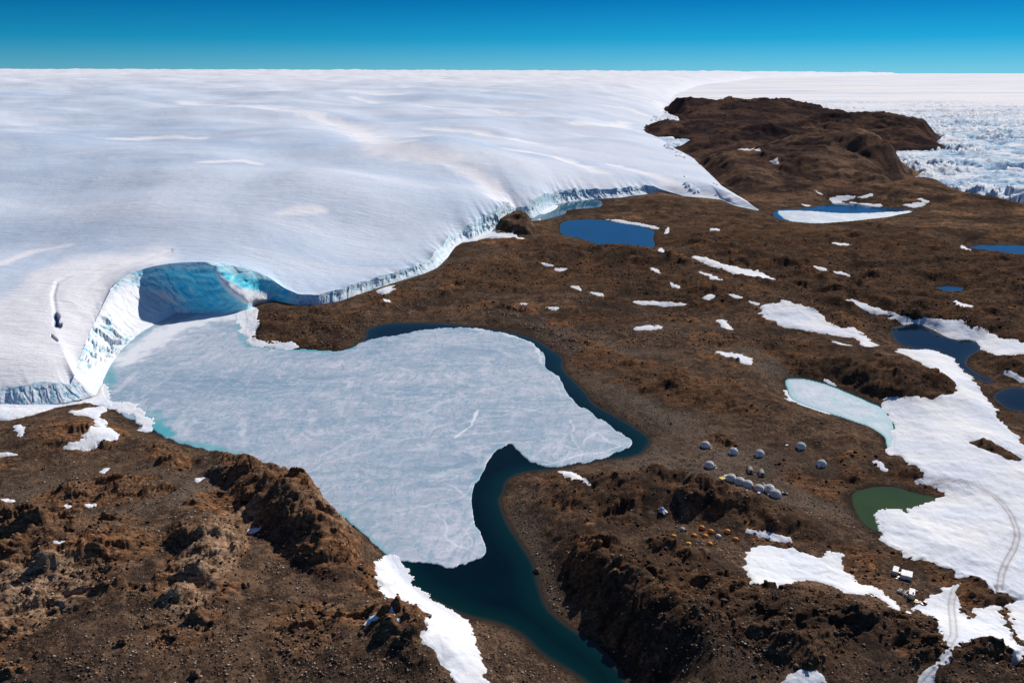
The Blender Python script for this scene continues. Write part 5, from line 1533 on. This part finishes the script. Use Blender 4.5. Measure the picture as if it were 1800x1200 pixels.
def make_carrier(label, mat, cabm):
    """small tracked snow vehicle: hull, cab with glazing, two tracks with wheels, deck"""
    t = thing('tracked_carrier', label, 'snow vehicle')
    b = MB(); b.box((0, 0, .75), (1.5, 2.9, .5), bev=.08); b.box((0, -1.0, 1.05), (1.4, .8, .25), bev=.05); b.build('hull', mat, t)
    c = MB(); c.box((0, .55, 1.45), (1.35, 1.3, .95), bev=.14); co = c.build('cab', cabm, t)
    for nm, c_, sz in (('windscreen', (0, 1.21, 1.55), (1.05, .03, .5)), ('side_window', (.685, .55, 1.55), (.03, .85, .45)), ('side_window', (-.685, .55, 1.55), (.03, .85, .45))):
        w = MB(); w.box(c_, sz); w.build(nm, P_GLASS, co)
    for sx in (-.85, .85):
        k_ = MB()
        pts = [(sx, 1.5 * math.cos(q) if True else 0, .42 + .36 * math.sin(q)) for q in np.linspace(0, 2 * pi, 19)]
        for a_, b_ in zip(pts[:-1], pts[1:]):
            mid = ((a_[0]), (a_[1] + b_[1]) / 2, (a_[2] + b_[2]) / 2); L_ = math.dist(a_, b_)
            k_.box(mid, (.38, L_ + .03, .07), rx=math.atan2(b_[2] - a_[2], b_[1] - a_[1]))
        ko = k_.build('track', P_RUB, t)
        for y_ in (-1.0, -.35, .35, 1.0): w = MB(); w.tube((sx - .12, y_, .4), (sx + .12, y_, .4), .27, n=14); w.build('wheel', P_STEEL, ko)
    return t


put(make_carrier('dark red tracked carrier with a pale rear deck, on the edge of the snow', P_DRED, P_DRED), 1623.5, 1063.5, -1.2, sc=1.0)
put(make_crate('pale grey crate beside the dark red tracked carrier', P_FAB2, (1.4, 1.1, 1.1)), 1616.5, 1061, .2)


def make_loader(label):
    t = thing('mini_loader', label, 'loader')
    b = MB(); b.box((0, -.2, .75), (1.1, 1.7, .6), bev=.08); b.box((0, -.8, 1.15), (1.0, .5, .35), bev=.05); b.build('body', P_YEL, t)
    c = MB()
    for sx in (-.45, .45):
        for sy in (-.5, .35): c.tube((sx, sy, 1.0), (sx, sy, 1.95), .04)
    co = c.build('cab_frame', P_STEEL, t); r = MB(); r.box((0, -.08, 1.98), (1.1, 1.1, .08), bev=.02); r.build('roof', P_YEL, co)
    for sx in (-.62, .62):
        a = MB(); a.path([(sx, -.9, 1.3), (sx, .9, 1.05), (sx, 1.35, .4)], .08, 8); a.build('arm', P_YEL, t)
        for sy in (-.65, .45): w = MB(); w.tube((sx - .12, sy, .38), (sx + .12, sy, .38), .38, n=16); wo = w.build('wheel', P_RUB, t); h_ = MB(); h_.tube((sx - .14, sy, .38), (sx + .14, sy, .38), .16, n=10); h_.build('rim', P_YEL, wo)
    k_ = MB(); k_.shell(lambda u_, v_: ((u_ - .5) * 1.5, 1.35 + .5 * math.sin(v_ * 2.4), .15 + .35 * (1 - math.cos(v_ * 2.4))), 6, 8); ko = k_.build('bucket', P_STEEL, t)
    sl = ko.modifiers.new('thickness', 'SOLIDIFY'); sl.thickness = .04
    return t


put(make_loader('small yellow wheeled loader in front of the lower container'), 1609.5, 1060.5, .9, sc=.95)


# a few boulders one could point at
def boulder(px, py, r_, label, seed):
    rr = random.Random(seed)
    bm = bmesh.new(); bmesh.ops.create_icosphere(bm, subdivisions=3, radius=r_)
    for v in bm.verts:
        p = v.co.normalized()
        k_ = 1 + .22 * math.sin(p.x * 5 + seed) * math.cos(p.y * 4 + seed * 2) + .16 * math.sin(p.z * 7 + p.x * 6) + rr.uniform(-.035, .035)
        for n_ in ((.8, .5, .3), (-.6, .7, .35), (.1, -.85, .5), (.3, .2, .93), (-.8, -.4, .4)):
            dd = p.x * n_[0] + p.y * n_[1] + p.z * n_[2]
            if dd > .75: k_ *= (.75 / dd) ** .9
        v.co = Vector((p.x * 1.15, p.y, p.z * .82)) * r_ * k_
    me = bpy.data.meshes.new('boulder'); bm.to_mesh(me); bm.free(); me.materials.append(M_BOULD)
    o = bpy.data.objects.new('boulder', me); COL.objects.link(o)
    o['label'] = label; o['category'] = 'boulder'; o['group'] = 'large loose boulders'
    x, y, z = spot(px, py); o.location = (x, y, z + r_ * .45); o.rotation_euler = (0, 0, rr.uniform(0, 6))


mb_ = Mat('boulder_rock', .9, .15)
M_BOULD = mb_.done(mb_.ramp(mb_.noise(.9, 7, .7), (.36, (.05, .032, .022)), (.5, (.15, .085, .05)), (.66, (.30, .18, .11))), mb_.bump(mb_.noise(2.5, 6, .7), .3, .8))
for k, (px, py, r_, lb) in enumerate(((945, 1004, 1.5, 'rounded boulder at the water edge below the dark crag of the inlet'), (345, 1184, 1.6, 'single brown boulder low on the near slope, below the striped outcrop'),
                                      (218, 1127, 1.7, 'brown boulder at the lower edge of the left foreground outcrop'), (258, 1032, 1.6, 'boulder between the left outcrop and the striped one'),
                                      (78, 824, 1.3, 'pale boulder on the stony flat at the far left'), (433, 1030, 1.6, 'boulder just right of the top of the striped outcrop'))):
    boulder(px, py, r_, lb, k + 3)
